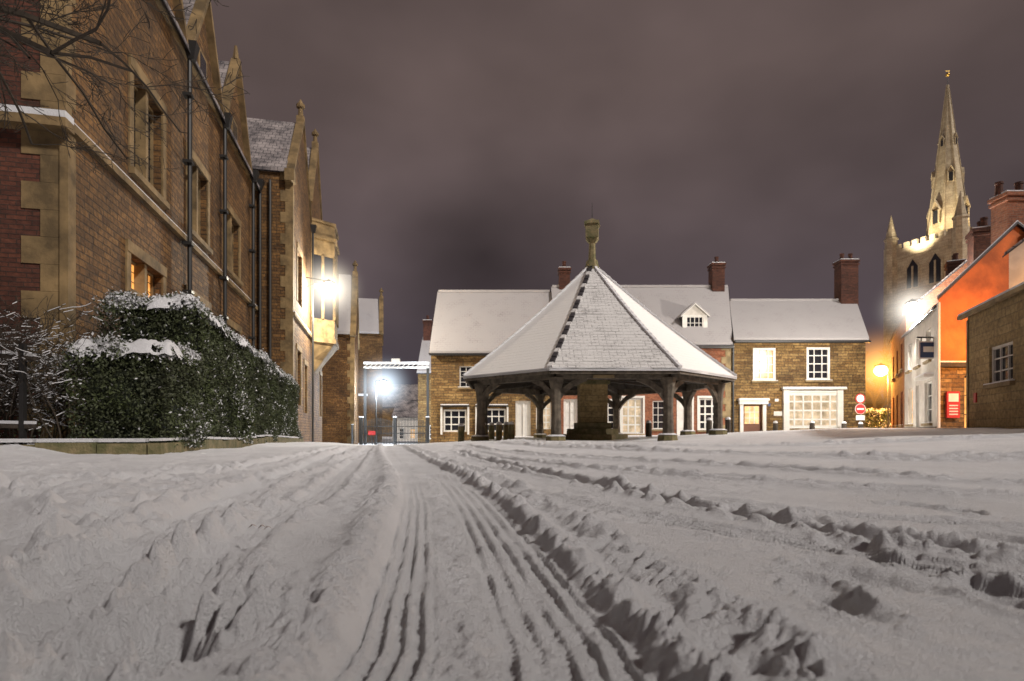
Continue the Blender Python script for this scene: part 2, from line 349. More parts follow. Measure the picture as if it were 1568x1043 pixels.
# ------------------------------------------------------------ buttercross
def buttercross():
    G=empty('octagonal_buttercross'); cx,cy=3.0,22.0; R=5.0
    ang=[math.radians(-22+45*i) for i in range(8)]
    def pt(r,i,z): a=ang[i%8]; return (cx+r*math.sin(a),cy-r*math.cos(a),z)
    rf=MB(); n=36
    def rz(t): return 2.14+4.36*(t-.03*math.sin(math.pi*t))
    rr=random.Random(3)
    for f in range(8):
        m=ROOFX if f==0 else ROOFW
        st=.022 if f==0 else .002
        for k in range(n):
            t0,t1=k/n,(k+1)/n; r0=R*(1-t0)+.06; r1=R*(1-t1)+.06
            z0=rz(t0)+st; z1=rz(t1); nc=max(2,int(9*(1-t0)))
            for c in range(nc):
                a0=Vector(pt(r0,f,0)).lerp(Vector(pt(r0,f+1,0)),c/nc); a1=Vector(pt(r0,f,0)).lerp(Vector(pt(r0,f+1,0)),(c+1)/nc)
                b0=Vector(pt(r1,f,0)).lerp(Vector(pt(r1,f+1,0)),c/nc); b1=Vector(pt(r1,f,0)).lerp(Vector(pt(r1,f+1,0)),(c+1)/nc)
                j=rr.uniform(-.010,.016) if f==0 else rr.uniform(-.001,.001)
                rf.poly([(a0.x,a0.y,z0+j),(a1.x,a1.y,z0+j),(b1.x,b1.y,z1),(b0.x,b0.y,z1)],m)
                rf.poly([(a0.x,a0.y,z0-.05),(a1.x,a1.y,z0-.05),(a1.x,a1.y,z0+j),(a0.x,a0.y,z0+j)],m)
        rf.poly([pt(R+.06,f,2.08),pt(R+.06,f+1,2.08),pt(R+.06,f+1,2.17),pt(R+.06,f,2.17)],SNOW)
    rf.emit('snowy_roof',G)
    hp=MB()
    for i in range(8):
        for k in range(24):
            t0,t1=k/24,(k+(.9 if i==0 else 1.))/24
            p=pt(R*(1-t0)+.05,i,rz(t0)+.06); q=pt(R*(1-t1)+.05,i,rz(t1)+.045)
            hp.beam(p,q,.16 if i==0 else .13,.07,(SLATE if k%3 else ROOFX) if i==0 else SNOW,.14 if i==0 else .12,.06)
    hp.emit('hip_stones',G)
    ub=MB()
    for f in range(8):
        for k in range(8):
            t0,t1=k/8*.97,(k+1)/8*.97
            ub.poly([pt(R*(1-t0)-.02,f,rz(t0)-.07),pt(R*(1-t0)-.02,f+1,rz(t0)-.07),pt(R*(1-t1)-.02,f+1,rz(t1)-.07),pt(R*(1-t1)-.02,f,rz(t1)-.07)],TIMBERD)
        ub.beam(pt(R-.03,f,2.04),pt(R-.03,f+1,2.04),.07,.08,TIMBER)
        ub.beam(pt(R-.55,f,2.0),pt(R-.55,f+1,2.0),.22,.24,TIMBER)
        for k in range(1,9):
            a=Vector(pt(R-.1,f,2.06)).lerp(Vector(pt(R-.1,f+1,2.06)),k/9); b=Vector((cx,cy,6.0)).lerp(a,.05)
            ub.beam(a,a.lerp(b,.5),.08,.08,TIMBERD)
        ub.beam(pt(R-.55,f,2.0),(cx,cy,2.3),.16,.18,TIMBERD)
    ub.emit('rafters_and_wall_plate',G)
    ps=MB()
    for i in range(8):
        x,y,_=pt(R-.55,i,0); g=gz(x,y)
        ps.prism((x,y),.33,.30,g-.1,g+.14,8,STONE,.2); ps.prism((x,y),.325,.22,g+.14,g+.19,8,SNOW,.2)
        lx,ly=rr.uniform(-.03,.03),rr.uniform(-.03,.03)
        prof=[(.18,g+.1),(.16,.5),(.145,.9),(.15,1.25),(.18,1.6),(.25,1.92)]
        ps.lathe((x+lx,y+ly),prof,8,TIMBER,ang[i])
        for j in (-1,1):
            q=Vector(pt(R-.55,i+j,0)); d=(q-Vector((x,y,0))).normalized(); p0=Vector((x,y,1.2))
            pts=[p0,p0+d*.22+Vector((0,0,.3)),p0+d*.52+Vector((0,0,.54)),p0+d*.9+Vector((0,0,.7))]
            for a,b in zip(pts,pts[1:]): ps.beam(a,b+(b-a)*.06,.12,.17,TIMBER)
    ps.emit('oak_posts_and_braces',G)
    st=MB(); g=0
    st.prism((cx,cy),1.35,1.33,g-.1,g+.18,8,STONE,.4); st.prism((cx,cy),1.0,.98,g+.18,g+.38,8,STONE,.4)
    st.box(cx-.62,cx+.62,cy-.62,cy+.62,.38,.6,STONE)
    st.box(cx-.5,cx+.5,cy-.5,cy+.5,.6,2.5,RUBBLE); st.box(cx-.58,cx+.58,cy-.58,cy+.58,2.02,2.14,STONE)
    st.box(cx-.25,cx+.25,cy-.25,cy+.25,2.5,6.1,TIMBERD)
    st.emit('central_stone_pier',G)
    fn=MB(); 
    fn.prism((cx,cy),.30,.22,6.28,6.66,8,STONE,.2); fn.prism((cx,cy),.15,.12,6.64,7.35,8,STONE,.3)
    fn.prism((cx,cy),.17,.33,7.33,7.5,4,STONE,.6); fn.prism((cx,cy),.33,.33,7.5,8.0,4,STONE,.6)
    fn.prism((cx,cy),.40,.37,8.0,8.1,4,STONE,.6); fn.prism((cx,cy),.32,.05,8.1,8.24,4,STONE,.6)
    fn.prism((cx,cy),.012,.006,8.2,8.85,6,IRONW)
    fn.emit('sundial_finial',G)
    nb=MB(); a=Vector(pt(R-.55,0,1.98)).lerp(Vector(pt(R-.55,1,1.98)),.42)
    nb.box(a.x-.32,a.x+.32,a.y-.2,a.y-.13,1.9,1.99,LIME); nb.emit('name_board',G)
buttercross()

def bollard(x,y,h,r,m,name='wooden_bollard'):
    g=gz(x,y)-.05; b=MB(); 
    b.lathe((x,y),[(r*1.05,g),(r,g+h*.8),(r*.95,g+h*.92),(r*.6,g+h),(0,g+h+.01)],8,m)
    b.lathe((x,y),[(r*.9,g+h*.96),(r*.85,g+h+.03),(r*.5,g+h+.07),(0,g+h+.08)],8,SNOW)
    b.emit(name)
for x,y in ((-1.75,20.2),(-1.0,20.6),(-.75,21.6),(-.45,20.4),(-.2,21.0),(-.02,20.0)): bollard(x,y,.6,.11,STONE)
for x,y in ((5.35,23),(8.05,24),(8.9,24.2),(12.55,28),(14.3,28),(16.1,28.5),(17.2,29)): bollard(x,y,.62,.12,TIMBERD,'square_bollard')

def chimney(s,u,v,z0,z1,w,d,m,pots=2):
    s.box(u-w/2,u+w/2,v-d/2,v+d/2,z0,z1,m); s.box(u-w/2-.05,u+w/2+.05,v-d/2-.05,v+d/2+.05,z1-.28,z1-.18,m)
    s.box(u-w/2-.07,u+w/2+.07,v-d/2-.07,v+d/2+.07,z1-.1,z1+.03,m); s.box(u-w/2-.03,u+w/2+.03,v-d/2-.03,v+d/2+.03,z1+.03,z1+.08,SNOW)
    for i in range(pots):
        x=u+(i-(pots-1)/2)*w*.5; s.lathe((x,v),[(.13,z1+.05),(.11,z1+.4),(.14,z1+.43),(.13,z1+.5),(.05,z1+.5)],10,DBRICK)

# ------------------------------------------------------------ central houses
def houses():
    Yf=33.
    G=empty('stone_townhouse'); s=MB((0,Yf,0),(1,0))
    ops=[(-3.85,-2.55,.25,1.5),(-1.9,-.35,.25,1.55),(-2.95,-1.85,2.75,3.95),(.2,1.05,-.2,2.0),(1.35,2.2,.4,1.95),(-.2,.9,2.75,3.95)]
    s.wall(-4.55,2.42,-.9,4.85,ops,IRON2); s.emit('stone_walls',G)
    e=MB((0,Yf,0),(1,0))
    e.poly([(-4.55,0,-.9),(-4.55,-7,-.9),(-4.55,-7,4.85),(-4.55,-3.5,8.85),(-4.55,0,4.85)],IRON2)
    e.poly([(2.42,0,4.5),(2.42,-7,4.5),(2.42,-3.5,8.8)],IRON2); e.poly([(-4.55,-7,-.9),(2.42,-7,-.9),(2.42,-7,4.85),(-4.55,-7,4.85)],IRON2)
    e.emit('gable_walls',G)
    w=MB((0,Yf,0),(1,0))
    w.window(*ops[0],3,3,WHITE,GLASS,mw=.06,fw=.09,dep=.08); w.window(*ops[1],4,3,WHITE,GLASS,mw=.06,fw=.09,dep=.08); w.window(*ops[2],3,4,WHITE,GLASS,sill=LIME)
    w.window(*ops[3],2,1,WHITE,WHITE,fw=.1); w.window(*ops[4],3,4,WHITE,LITC,mw=.06); w.window(*ops[5],3,4,WHITE,GLASS,sill=LIME)
    for a,b in ((-4.0,-2.4),(-2.05,-.2)):
        w.box(a,b,-.0,.22,1.66,1.74,IRONW); w.box(a+.02,b-.02,.0,.2,1.742,1.80,SNOW); w.box(a,a+.1,.0,.14,.1,1.65,WHITE); w.box(b-.1,b,.0,.14,.1,1.65,WHITE)
    w.emit('windows_and_shopfront',G)
    r=MB((0,Yf,0),(1,0)); r.gableroof(-4.55,2.35,0,-7,4.85,8.8,ROOFA); r.box(-4.6,2.4,.27,.36,4.5,4.6,IRONW)
    r.emit('snowy_slate_roof',G)
    G=empty('red_brick_townhouse'); s=MB((0,Yf,0),(1,0))
    ops=[(2.9,3.7,-.1,2.1),(5.0,5.8,.4,2.0),(6.15,7.35,.15,2.15),(9.35,10.1,-.05,2.1),(10.5,11.65,.35,2.15),(7.9,8.9,.4,2.0),(3.2,4.2,3.0,4.4),(6.2,7.3,3.0,4.4),(10.2,11.3,3.0,4.4)]
    s.wall(2.425,12.3,-.3,5.3,ops,RBRICK); s.poly([(12.3,0,4.9),(12.3,-7,4.9),(13.5,-3.5,9.1)],IRON2); s.poly([(2.425,0,4.5),(2.425,-7,4.5),(2.425,-3.5,9.1)],RBRICK)
    s.poly([(2.42,-7,-.3),(13.3,-7,-.3),(13.3,-7,5.3),(2.42,-7,5.3)],RBRICK)
    s.emit('brick_walls',G)
    w=MB((0,Yf,0),(1,0))
    w.window(*ops[0],2,3,WHITE,WHITE,fw=.12)
    w.window(*ops[1],2,4,WHITE,GLASS,mw=.06,sill=LIME,surround=WHITE,sw=.08); w.window(*ops[2],3,4,WHITE,LITC,mw=.08,fw=.1,sill=LIME,surround=WHITE,sw=.1)
    w.window(*ops[3],2,4,WHITE,WHITE,fw=.1,surround=WHITE,sw=.1); w.window(*ops[4],3,4,WHITE,GLASS,mw=.08,fw=.1,sill=LIME,surround=WHITE,sw=.1)
    w.window(*ops[5],3,4,WHITE,GLASS,sill=LIME)
    for o in ops[6:]: w.window(*o,3,4,WHITE,GLASS,sill=LIME)
    w.emit('windows_and_doors',G)
    q=MB((0,Yf,0),(1,0))
    for k in range(14):
        L=.55 if k%2 else .32; q.box(12.3-L,12.298,-.02,.025,-.1+k*.38,-.1+k*.38+.37,LIME)
    q.emit('stone_quoins',G)
    r=MB((0,Yf,0),(1,0)); r.gableroof(2.5,12.25,0,-7,5.3,9.1,ROOFA,skf=(0,1.1)); r.box(2.45,12.35,.27,.37,4.9,5.0,IRONW); r.emit('snowy_slate_roof',G)
    d=MB((0,Yf,0),(1,0)); a,b=9.77,11.2; v=-.7
    d.wall(a,b,6.0,6.95,[(a+.22,b-.22,6.12,6.88)],WHITE,v=v,dep=.08); d.window(a+.22,b-.22,6.12,6.88,4,2,WHITE,GLASS,v=v,dep=.08)
    d.poly([(a,v,6.95),(b,v,6.95),((a+b)/2,v,7.55)],WRENDER)
    d.poly([(a,v,6.0),(a,v,6.95),(a,v-1.0,6.95)],SLATE); d.poly([(b,v,6.0),(b,v,6.95),(b,v-1.0,6.95)],SLATE)
    m=(a+b)/2
    for x,sg in ((a-.12,1),(b+.12,-1)):
        d.hexa([(x,v+.12,6.84),(m,v+.12,7.58),(m,v-1.7,7.58),(x,v-1.1,6.84),(x,v+.12,6.96),(m,v+.12,7.7),(m,v-1.7,7.7),(x,v-1.1,6.96)],ROOFA)
        d.hexa([(x,v+.14,6.80),(m,v+.14,7.54),(m,v+.1,7.54),(x,v+.1,6.80),(x,v+.14,6.86),(m,v+.14,7.6),(m,v+.1,7.6),(x,v+.1,6.86)],WHITE)
    d.emit('dormer_window',G)
    c=MB((0,Yf,0),(1,0)); chimney(c,3.25,-3.6,8.6,10.35,.65,.65,DBRICK,1); chimney(c,12.7,-3.5,8.6,10.6,.75,.75,DBRICK,1); c.emit('brick_chimneys',G)
    G=empty('ironstone_house'); s=MB((0,Yf,0),(1,0))
    ops=[(13.53,14.81,3.12,4.96),(16.54,17.86,3.15,5.0),(15.36,18.37,.45,2.45),(12.95,14.05,-.2,1.75)]
    s.wall(12.32,19.85,-.4,5.5,ops,IRON2); s.poly([(19.85,0,-.4),(21.4,-3.5,-.4),(21.4,-3.5,8.3),(19.85,0,5.5)],IRON2); s.poly([(21.4,-3.5,-.4),(21.0,-7,-.4),(21.0,-7,5.5),(21.4,-3.5,8.3)],IRON2)
    s.poly([(12.4,-7,-.3),(21,-7,-.3),(21,-7,5.5),(12.4,-7,5.5)],IRON2); s.emit('ironstone_walls',G)
    w=MB((0,Yf,0),(1,0))
    w.window(*ops[0],3,4,WHITE,LITO,fw=.13,mw=.05,sill=LIME,dep=.08); w.window(*ops[1],3,4,WHITE,GLASS,fw=.13,mw=.05,sill=LIME,dep=.08)
    w.window(*ops[2],6,4,WHITE,LITC,fw=.16,mw=.09,sill=LIME,dep=.06,surround=WHITE,sw=.12)
    w.box(15.1,18.65,.06,.3,2.62,2.7,WHITE); w.box(15.1,18.65,.06,.28,2.702,2.76,SNOW)
    for x in (15.36,18.37): w.box(x-.16,x+.16,.0,.14,.1,2.6,WHITE)
    a,b,c_,d_=ops[3]
    w.poly([(a,-.12,c_),(b,-.12,c_),(b,-.12,d_),(a,-.12,d_)],DOORP); w.box(a+.15,b-.15,-.118,-.09,.7,1.7,LITW)
    for i in range(1,3): w.box(a+.15+(b-a-.3)*i/3-.02,a+.15+(b-a-.3)*i/3+.02,-.09,-.07,.7,1.7,WHITE)
    for z in (1.03,1.36): w.box(a+.15,b-.15,-.09,-.075,z-.02,z+.02,WHITE)
    w.box(a-.18,a,-.0,.12,-.2,1.8,WHITE); w.box(b,b+.18,-.0,.12,-.2,1.8,WHITE); w.box(a-.25,b+.25,0,.22,1.8,2.0,WHITE); w.box(a-.3,b+.3,0,.3,2.0,2.07,WHITE); w.box(a-.28,b+.28,.01,.28,2.071,2.12,SNOW)
    w.emit('windows_and_door',G)
    x=MB((0,Yf,0),(1,0)); x.box(14.7,15.15,0,.03,1.15,1.4,WHITE); x.box(14.35,14.5,0,.04,1.7,1.85,BLUE); x.box(14.75,14.95,0,.04,1.95,2.1,WHITE); 
    x.box(12.36,12.44,.02,.1,0,5.3,IRONW); x.emit('plaques_and_drainpipe',G)
    r=MB((0,Yf,0),(1,0)); r.gableroof(12.45,19.85,0,-7,5.5,8.25,ROOFA,skf=(1.1,1.45)); r.box(12.4,19.95,.27,.37,5.22,5.32,IRONW); r.emit('snowy_slate_roof',G)
    c=MB((0,Yf,0),(1,0)); chimney(c,20.75,-3.5,7.9,10.8,1.05,.8,DBRICK,2); c.emit('brick_chimney',G)
houses()

# ------------------------------------------------------------ left school range
LU=(-.216,.976)
def LP(u,v,z):
    U=Vector((LU[0],LU[1],0)).normalized(); N=Vector((U.y,-U.x,0)); return Vector((-7.6,10,0))+U*u+N*v+Vector((0,0,z))
def coping(s,pts,w,m):
    for a,b in zip(pts,pts[1:]): s.beam(a,b,w,.14,m)
def finial(s,u,v,z):
    s.box(u-.18,u+.18,v-.18,v+.18,z-.1,z+.25,SLIME); s.prism((u,v),.13,.1,z+.25,z+.7,8,SLIME); s.prism((u,v),.2,.2,z+.7,z+.85,8,SLIME); s.prism((u,v),.16,.02,z+.85,z+1.1,8,SLIME)
def school():
    LIME=SLIME
    O=(-7.6,10,0)
    G=empty('ironstone_school_range'); s=MB(O,LU)
    WU=[(2.75,4.5,5.95,8.1),(6.5,8.3,5.95,8.0),(10.3,12.4,5.95,8.0)]
    WL=[(2.6,4.5,2.1,4.1),(6.4,8.4,2.1,4.05),(10.2,12.5,2.1,4.0)]
    s.wall(0,15.4,-.3,10.7,WU+WL,IRON,dep=.25); 
    gab=[(2.0,5.7),(6.2,9.4),(9.8,13.6)]
    for a,b in gab:
        m=(a+b)/2; zz=10.7+(b-a)*.8
        s.poly([(a,.002,10.7),(b,.002,10.7),(m,.002,zz)],IRON)
        s.poly([(m,.0,zz),(a,0,10.7),(a,-.4,10.7),(m,-3.2,zz)],ROOFD); s.poly([(m,.0,zz),(b,0,10.7),(b,-.4,10.7),(m,-3.2,zz)],ROOFD)
    s.emit('facade_wall',G)
    e=MB(O,LU); e.poly([(0,0,-.3),(0,-9,-.3),(0,-9,10.7),(0,-4.5,16),(0,0,10.7)],DBRICK); e.emit('end_wall',G)
    r=MB(O,LU); r.gableroof(-.1,15.4,0,-9,10.7,15.9,ROOFD); r.emit('roof',G)
    q=MB(O,LU)
    for k in range(24):
        L=.62 if k%2 else .34; z=-.1+k*.46
        q.box(-.02,L*.5,-.04,.02,z,z+.455,LIME)
        q.box(-.022,-.001,-L-.02,-.04,z,z+.455,LIME)
    q.box(-.06,.2,-.06,.07,-.2,5.35,LIME)
    q.box(-.12,15.3,.0,.12,5.42,5.56,LIME); q.box(-.1,15.3,.0,.10,5.562,5.60,SNOW)
    q.box(-.3,0,-3,.14,5.35,5.5,LIME); q.box(-.28,0,-3,.13,5.5,5.62,SNOW)
    q.box(0,15.3,.0,.1,10.5,10.7,LIME)
    for a,b in gab:
        m=(a+b)/2; zz=10.7+(b-a)*.8; coping(q,[(a-.1,.06,10.62),(m,.06,zz+.08),(b+.1,.06,10.62)],.3,LIME)
        q.box(m-.4,m+.4,.0,.03,10.6,11.6,LIME); q.box(m-.3,m+.3,.03,.04,10.7,11.5,GLASS)
        q.prism((m,.06),.12,.05,zz+.1,zz+.6,6,LIME)
    q.emit('stone_dressings',G)
    w=MB(O,LU)
    for i,o in enumerate(WU+WL):
        a,b,c,d=o; lit=(i==3)
        w.window(a,b,c,d,1,1,LIME,LITO if lit else GLASS,dep=.25,fw=.05)
        x=a+(b-a)/2; w.box(x-.07,x+.07,-.24,-.02,c,d,LIME)
        if i>2: z=c+(d-c)*.62; w.box(a,b,-.235,-.03,z-.05,z+.05,LIME)
        for k in range(1,8):
            x=a+(b-a)*k/8; w.box(x-.008,x+.008,-.245,-.23,c,d,IRONW)
        for k in range(1,9):
            zz=c+(d-c)*k/9; w.box(a,b,-.244,-.232,zz-.008,zz+.008,IRONW)
        w.box(a-.20,a,-.02,.035,c-.02,d,LIME); w.box(b,b+.20,-.02,.035,c-.02,d,LIME); w.box(a-.20,b+.20,-.02,.05,d,d+.24,LIME)
        w.box(a-.2,b+.2,-.02,.12,c-.16,c-.02,LIME)
    w.emit('mullioned_windows',G)
    p=MB(O,LU)
    for u in (5.95,9.6,13.95):
        p.prism((u,.2),.06,.06,0,10.4,8,IRONW); p.prism((u,.24),.12,.24,10.3,10.75,4,IRONW,.785)
        for z in (2,4,5.3,7.5,9.3): p.box(u-.12,u+.12,.05,.28,z,z+.08,IRONW)
    p.emit('cast_iron_drainpipes',G)
    G=empty('gabled_school_wing'); s=MB(O,LU); v=1.5
    s.poly([(15.4,-6,-.6),(15.4,v,-.6),(15.4,v,11.4),(15.4,-6,11.4)],IRON)
    ops=[(16.6,17.9,1.5,4.0),(19.2,20.3,1.2,3.6),(16.8,18.2,6.2,8.6),(26.6,27.6,1.2,3.8),(26.7,27.7,5.8,8.2)]
    s.wall(15.4,28.2,-.9,11.4,ops,IRON,v=v,dep=.2)
    s.poly([(15.4,v,11.4),(22,v,11.4),(18.7,v,15.2)],IRON); s.poly([(22,v,11.4),(28.2,v,11.4),(28.2,v,12.6),(25.1,v,17.0),(22,v,12.6)],IRON)
    s.poly([(28.2,v,-.9),(28.2,-6,-.9),(28.2,-6,12.6),(28.2,v,12.6)],IRON)
    s.emit('walls',G)
    r=MB(O,LU)
    def xroof(a,b,ze,zr,vf,vb,m):
        mm=(a+b)/2
        for e in (a-.15 if a==15.4 else a,b):
            r.hexa([(e,vf,ze),(mm,vf,zr),(mm,vb,zr),(e,vb,ze),(e,vf,ze+.15),(mm,vf,zr+.15),(mm,vb,zr+.15),(e,vb,ze+.15)],m)
    xroof(15.4,22,11.4,15.1,v-.25,-8,ROOFD); xroof(22,28.2,12.6,16.9,v-.25,-8,ROOFD); r.emit('snowy_roofs',G)
    q=MB(O,LU)
    coping(q,[(15.2,v-.1,11.35),(18.7,v-.1,15.35),(22,v-.1,11.6)],.36,LIME); coping(q,[(22,v-.1,12.7),(25.1,v-.1,17.15),(28.4,v-.1,12.5)],.36,LIME)
    q.box(15.1,15.6,v-.3,v+.1,11.0,11.5,LIME)
    finial(q,18.7,v-.1,15.3); finial(q,25.1,v-.1,17.1)
    for k in range(26):
        L=.5 if k%2 else .3; z=-.4+k*.46
        q.box(15.376,15.399,v-L,v,z,z+.455,LIME); q.box(15.378,15.4+L*.8,v,v+.02,z,z+.455,LIME)
    q.box(15.4,28.2,v,v+.1,5.3,5.45,LIME); q.box(15.4,28.2,v,v+.09,5.451,5.49,SNOW)
    for a,b,c,d in ops:
        q.window(a,b,c,d,2,3,LIME,GLASS,v=v,dep=.2,fw=.08,mw=.09,surround=LIME,sw=.2)
    q.emit('dressings_and_windows',G)
    o=MB(O,LU); A=[(22.3,v),(23.1,v+1.15),(25.4,v+1.15),(26.2,v)]; cu=24.25
    def q_(p,sc,z): return (p[0]+(p[0]-cu)*sc,v+(p[1]-v)*(1+sc*1.6),z)
    def band(z0,z1,m,sc0=0,sc1=0):
        for (a,b) in zip(A,A[1:]): o.poly([q_(a,sc0,z0),q_(b,sc0,z0),q_(b,sc1,z1),q_(a,sc1,z1)],m)
    def cap(z,sc,m): o.poly([q_(p,sc,z) for p in A],m)
    band(3.6,4.3,LIME,-.6,-.35); band(4.3,5.2,LIME,-.35,0.0); band(5.2,5.45,LIME,.05,.05); cap(5.45,.05,LIME); cap(5.2,.05,LIME)
    band(5.45,6.5,LIME); band(6.5,8.1,GLASS,-.02,-.02); band(8.1,8.4,LIME,.0,.0); band(8.4,10.0,GLASS,-.02,-.02); band(10.0,10.9,LIME); band(10.9,11.1,LIME,.06,.06); cap(11.1,.06,LIME); cap(10.9,.06,LIME)
    band(11.1,11.8,LIME); band(11.8,11.95,LIME,.04,.04); cap(11.95,.04,SNOW); cap(11.8,.04,LIME)
    for (a,b) in zip(A,A[1:]):
        for t in (0,.5,1):
            x=a[0]+(b[0]-a[0])*t; y=a[1]+(b[1]-a[1])*t; o.box(x-.11,x+.11,y-.08,y+.06,6.5,10.0,LIME)
    o.emit('oriel_bay_window',G)
    p=MB(O,LU)
    for u in (21.6,): p.prism((u,v+.15),.06,.06,-.3,11,8,IRONW); p.prism((u,v+.18),.12,.22,10.9,11.3,4,IRONW,.785)
    p.prism((15.3,.6),.06,.06,0,11,8,IRONW); p.prism((15.3,.2),.06,.06,0,10.6,8,IRONW); p.prism((15.2,.2),.12,.26,10.5,10.9,4,IRONW,.785)
    p.emit('cast_iron_drainpipes',G)
    G=empty('stone_schoolhouse'); s=MB(O,LU); v=3.4
    s.poly([(31,-3,-1.5),(31,v,-1.5),(31,v,7.1),(31,-3,7.1)],IRON); s.wall(31,37.4,-1.5,7.1,[(32,33,1,3),(35,36,1,3)],IRON,v=v)
    s.poly([(31,v,7.1),(37.4,v,7.1),(34.2,v,11.9)],IRON); s.window(32,33,1,3,2,3,WHITE,GLASS,v=v); s.window(35,36,1,3,2,3,WHITE,GLASS,v=v)
    for e in (30.8,37.4): s.hexa([(e,v-.3,7.0),(34.2,v-.3,11.8),(34.2,-4,11.8),(e,-4,7.0),(e,v-.3,7.2),(34.2,v-.3,12.),(34.2,-4,12.),(e,-4,7.2)],ROOFA)
    coping(s,[(30.7,v-.1,6.9),(34.2,v-.1,12.1),(37.6,v-.1,6.9)],.4,LIME); finial(s,34.2,v-.1,12.0)
    for k in range(17):
        L=.5 if k%2 else .3; z=-1+k*.46; s.box(30.97,30.999,v-L,v,z,z+.45,LIME)
    s.emit('walls_and_roof',G)
    G=empty('far_stone_schoolhouse'); s=MB(O,LU); v=5.3
    s.poly([(44,-3,-2),(44,v,-2),(44,v,9.4),(44,-3,9.4)],IRON); s.wall(44,51,-2,9.4,[(46,48,1,3)],IRON,v=v); s.poly([(44,v,9.4),(51,v,9.4),(47.5,v,13.2)],IRON); s.window(46,48,1,3,2,3,WHITE,GLASS,v=v)
    for e in (43.8,51): s.hexa([(e,v-.3,9.2),(47.5,v-.3,13.),(47.5,-4,13.),(e,-4,9.2),(e,v-.3,9.4),(47.5,v-.3,13.2),(47.5,-4,13.2),(e,-4,9.4)],ROOFA)
    coping(s,[(43.7,v-.1,9.2),(47.5,v-.1,13.4),(51.2,v-.1,9.2)],.4,LIME); finial(s,47.5,v-.1,13.2)
    s.box(43.9,43.99,1,4,3.5,3.7,SNOW); s.emit('walls_and_roof',G)
school()

def cottage(name,x0,x1,y,ze,zr,zb,m,rm,lit=False,ch=None):
    G=empty(name); s=MB((0,y,0),(1,0)); w=x1-x0
    ops=[(x0+w*.2,x0+w*.4,zb+1,zb+2.2),(x0+w*.6,x0+w*.8,zb+1,zb+2.2)]
    s.wall(x0,x1,zb,ze,ops,m)
    for i,o in enumerate(ops): s.window(*o,2,3,WHITE,LITW if lit and i else GLASS,fw=.1,mw=.05)
    s.poly([(x0,0,zb),(x0,-6,zb),(x0,-6,ze),(x0,-3,zr),(x0,0,ze)],m); s.poly([(x1,0,zb),(x1,-6,zb),(x1,-6,ze),(x1,-3,zr),(x1,0,ze)],m)
    s.gableroof(x0,x1,0,-6,ze,zr,rm)
    if ch: chimney(s,ch,-3,zr-.5,zr+1.6,.7,.7,DBRICK,1)
    s.emit('walls_and_roof',G)
cottage('snowy_cottage',-13,-9.9,64,1.9,3.6,-1.6,WRENDER,ROOFD,True)
cottage('gabled_cottage',-9.8,-5,66,5.6,9.0,-1.6,IRON2,ROOFD,True,-9.2)
cottage('terraced_cottage',-8.0,-3.5,50,5.4,8.6,-1.4,IRON2,ROOFA,False,-7.6)
cottage('distant_terrace',20,60,95,5,9,-1,RBRICK,ROOFD,False,30)
cottage('distant_terrace',-60,-14,110,5,9,-3,IRON2,ROOFD,False,-40)

def gantry():
    G=empty('overhead_height_barrier'); s=MB(); y=44; z=5.0
    for x in (-11.0,-6.3): s.box(x-.09,x+.09,y-.09,y+.09,-1,z,IRONW)
    s.box(-11.1,-6.2,y-.08,y+.08,z,z+.1,WHITE); s.box(-11.1,-6.2,y-.08,y+.08,z+.3,z+.38,WHITE); s.box(-11.1,-6.2,y-.09,y+.09,z+.381,z+.47,SNOW)
    for i in range(14):
        x=-11.1+i*.35; s.beam((x,y,z+.05),(x+.35,y,z+.33),.04,.04,WHITE)
    s.box(-9.0,-8.4,y-.15,y+.15,z+.4,z+.7,WHITE); s.emit('beam_and_posts',G)
    G=empty('iron_gates'); s=MB()
    for i in range(44):
        x=-11.0+i*.11; h=.75+.35*math.cos((i%22-11)/11*1.5); s.box(x-.018,x+.018,43.2,43.23,-.8,h+.15,IRONW)
    for z in (-.6,.1,.6): s.box(-11.0,-6.2,43.19,43.24,z,z+.06,IRONW)
    for x in (-11.1,-8.6,-6.2): s.box(x-.12,x+.12,43.1,43.34,-.9,1.3,IRONW); s.box(x-.13,x+.13,43.1,43.35,1.3,1.37,SNOW)
    s.emit('gate_leaves',G)
    G=empty('road_sign'); s=MB(); s.box(-10.5,-9.9,42.9,42.93,.0,.3,RED); s.prism((-10.2,42.95),.03,.03,-.8,.0,6,IRONW); s.emit('sign_plate_and_post',G)
    G=empty('iron_railings'); s=MB()
    for i in range(30):
        p=LP(28.6+i*.12,3.3,0); s.box(p.x-.012,p.x+.012,p.y-.012,p.y+.012,-.6,.75,IRONW)
    a=LP(28.6,3.3,.7);b=LP(32.1,3.3,.7); s.beam(a,b,.05,.05,IRONW); a.z+=.04;b.z+=.04; s.beam(a,b,.05,.03,SNOW); s.emit('rails',G)
gantry()

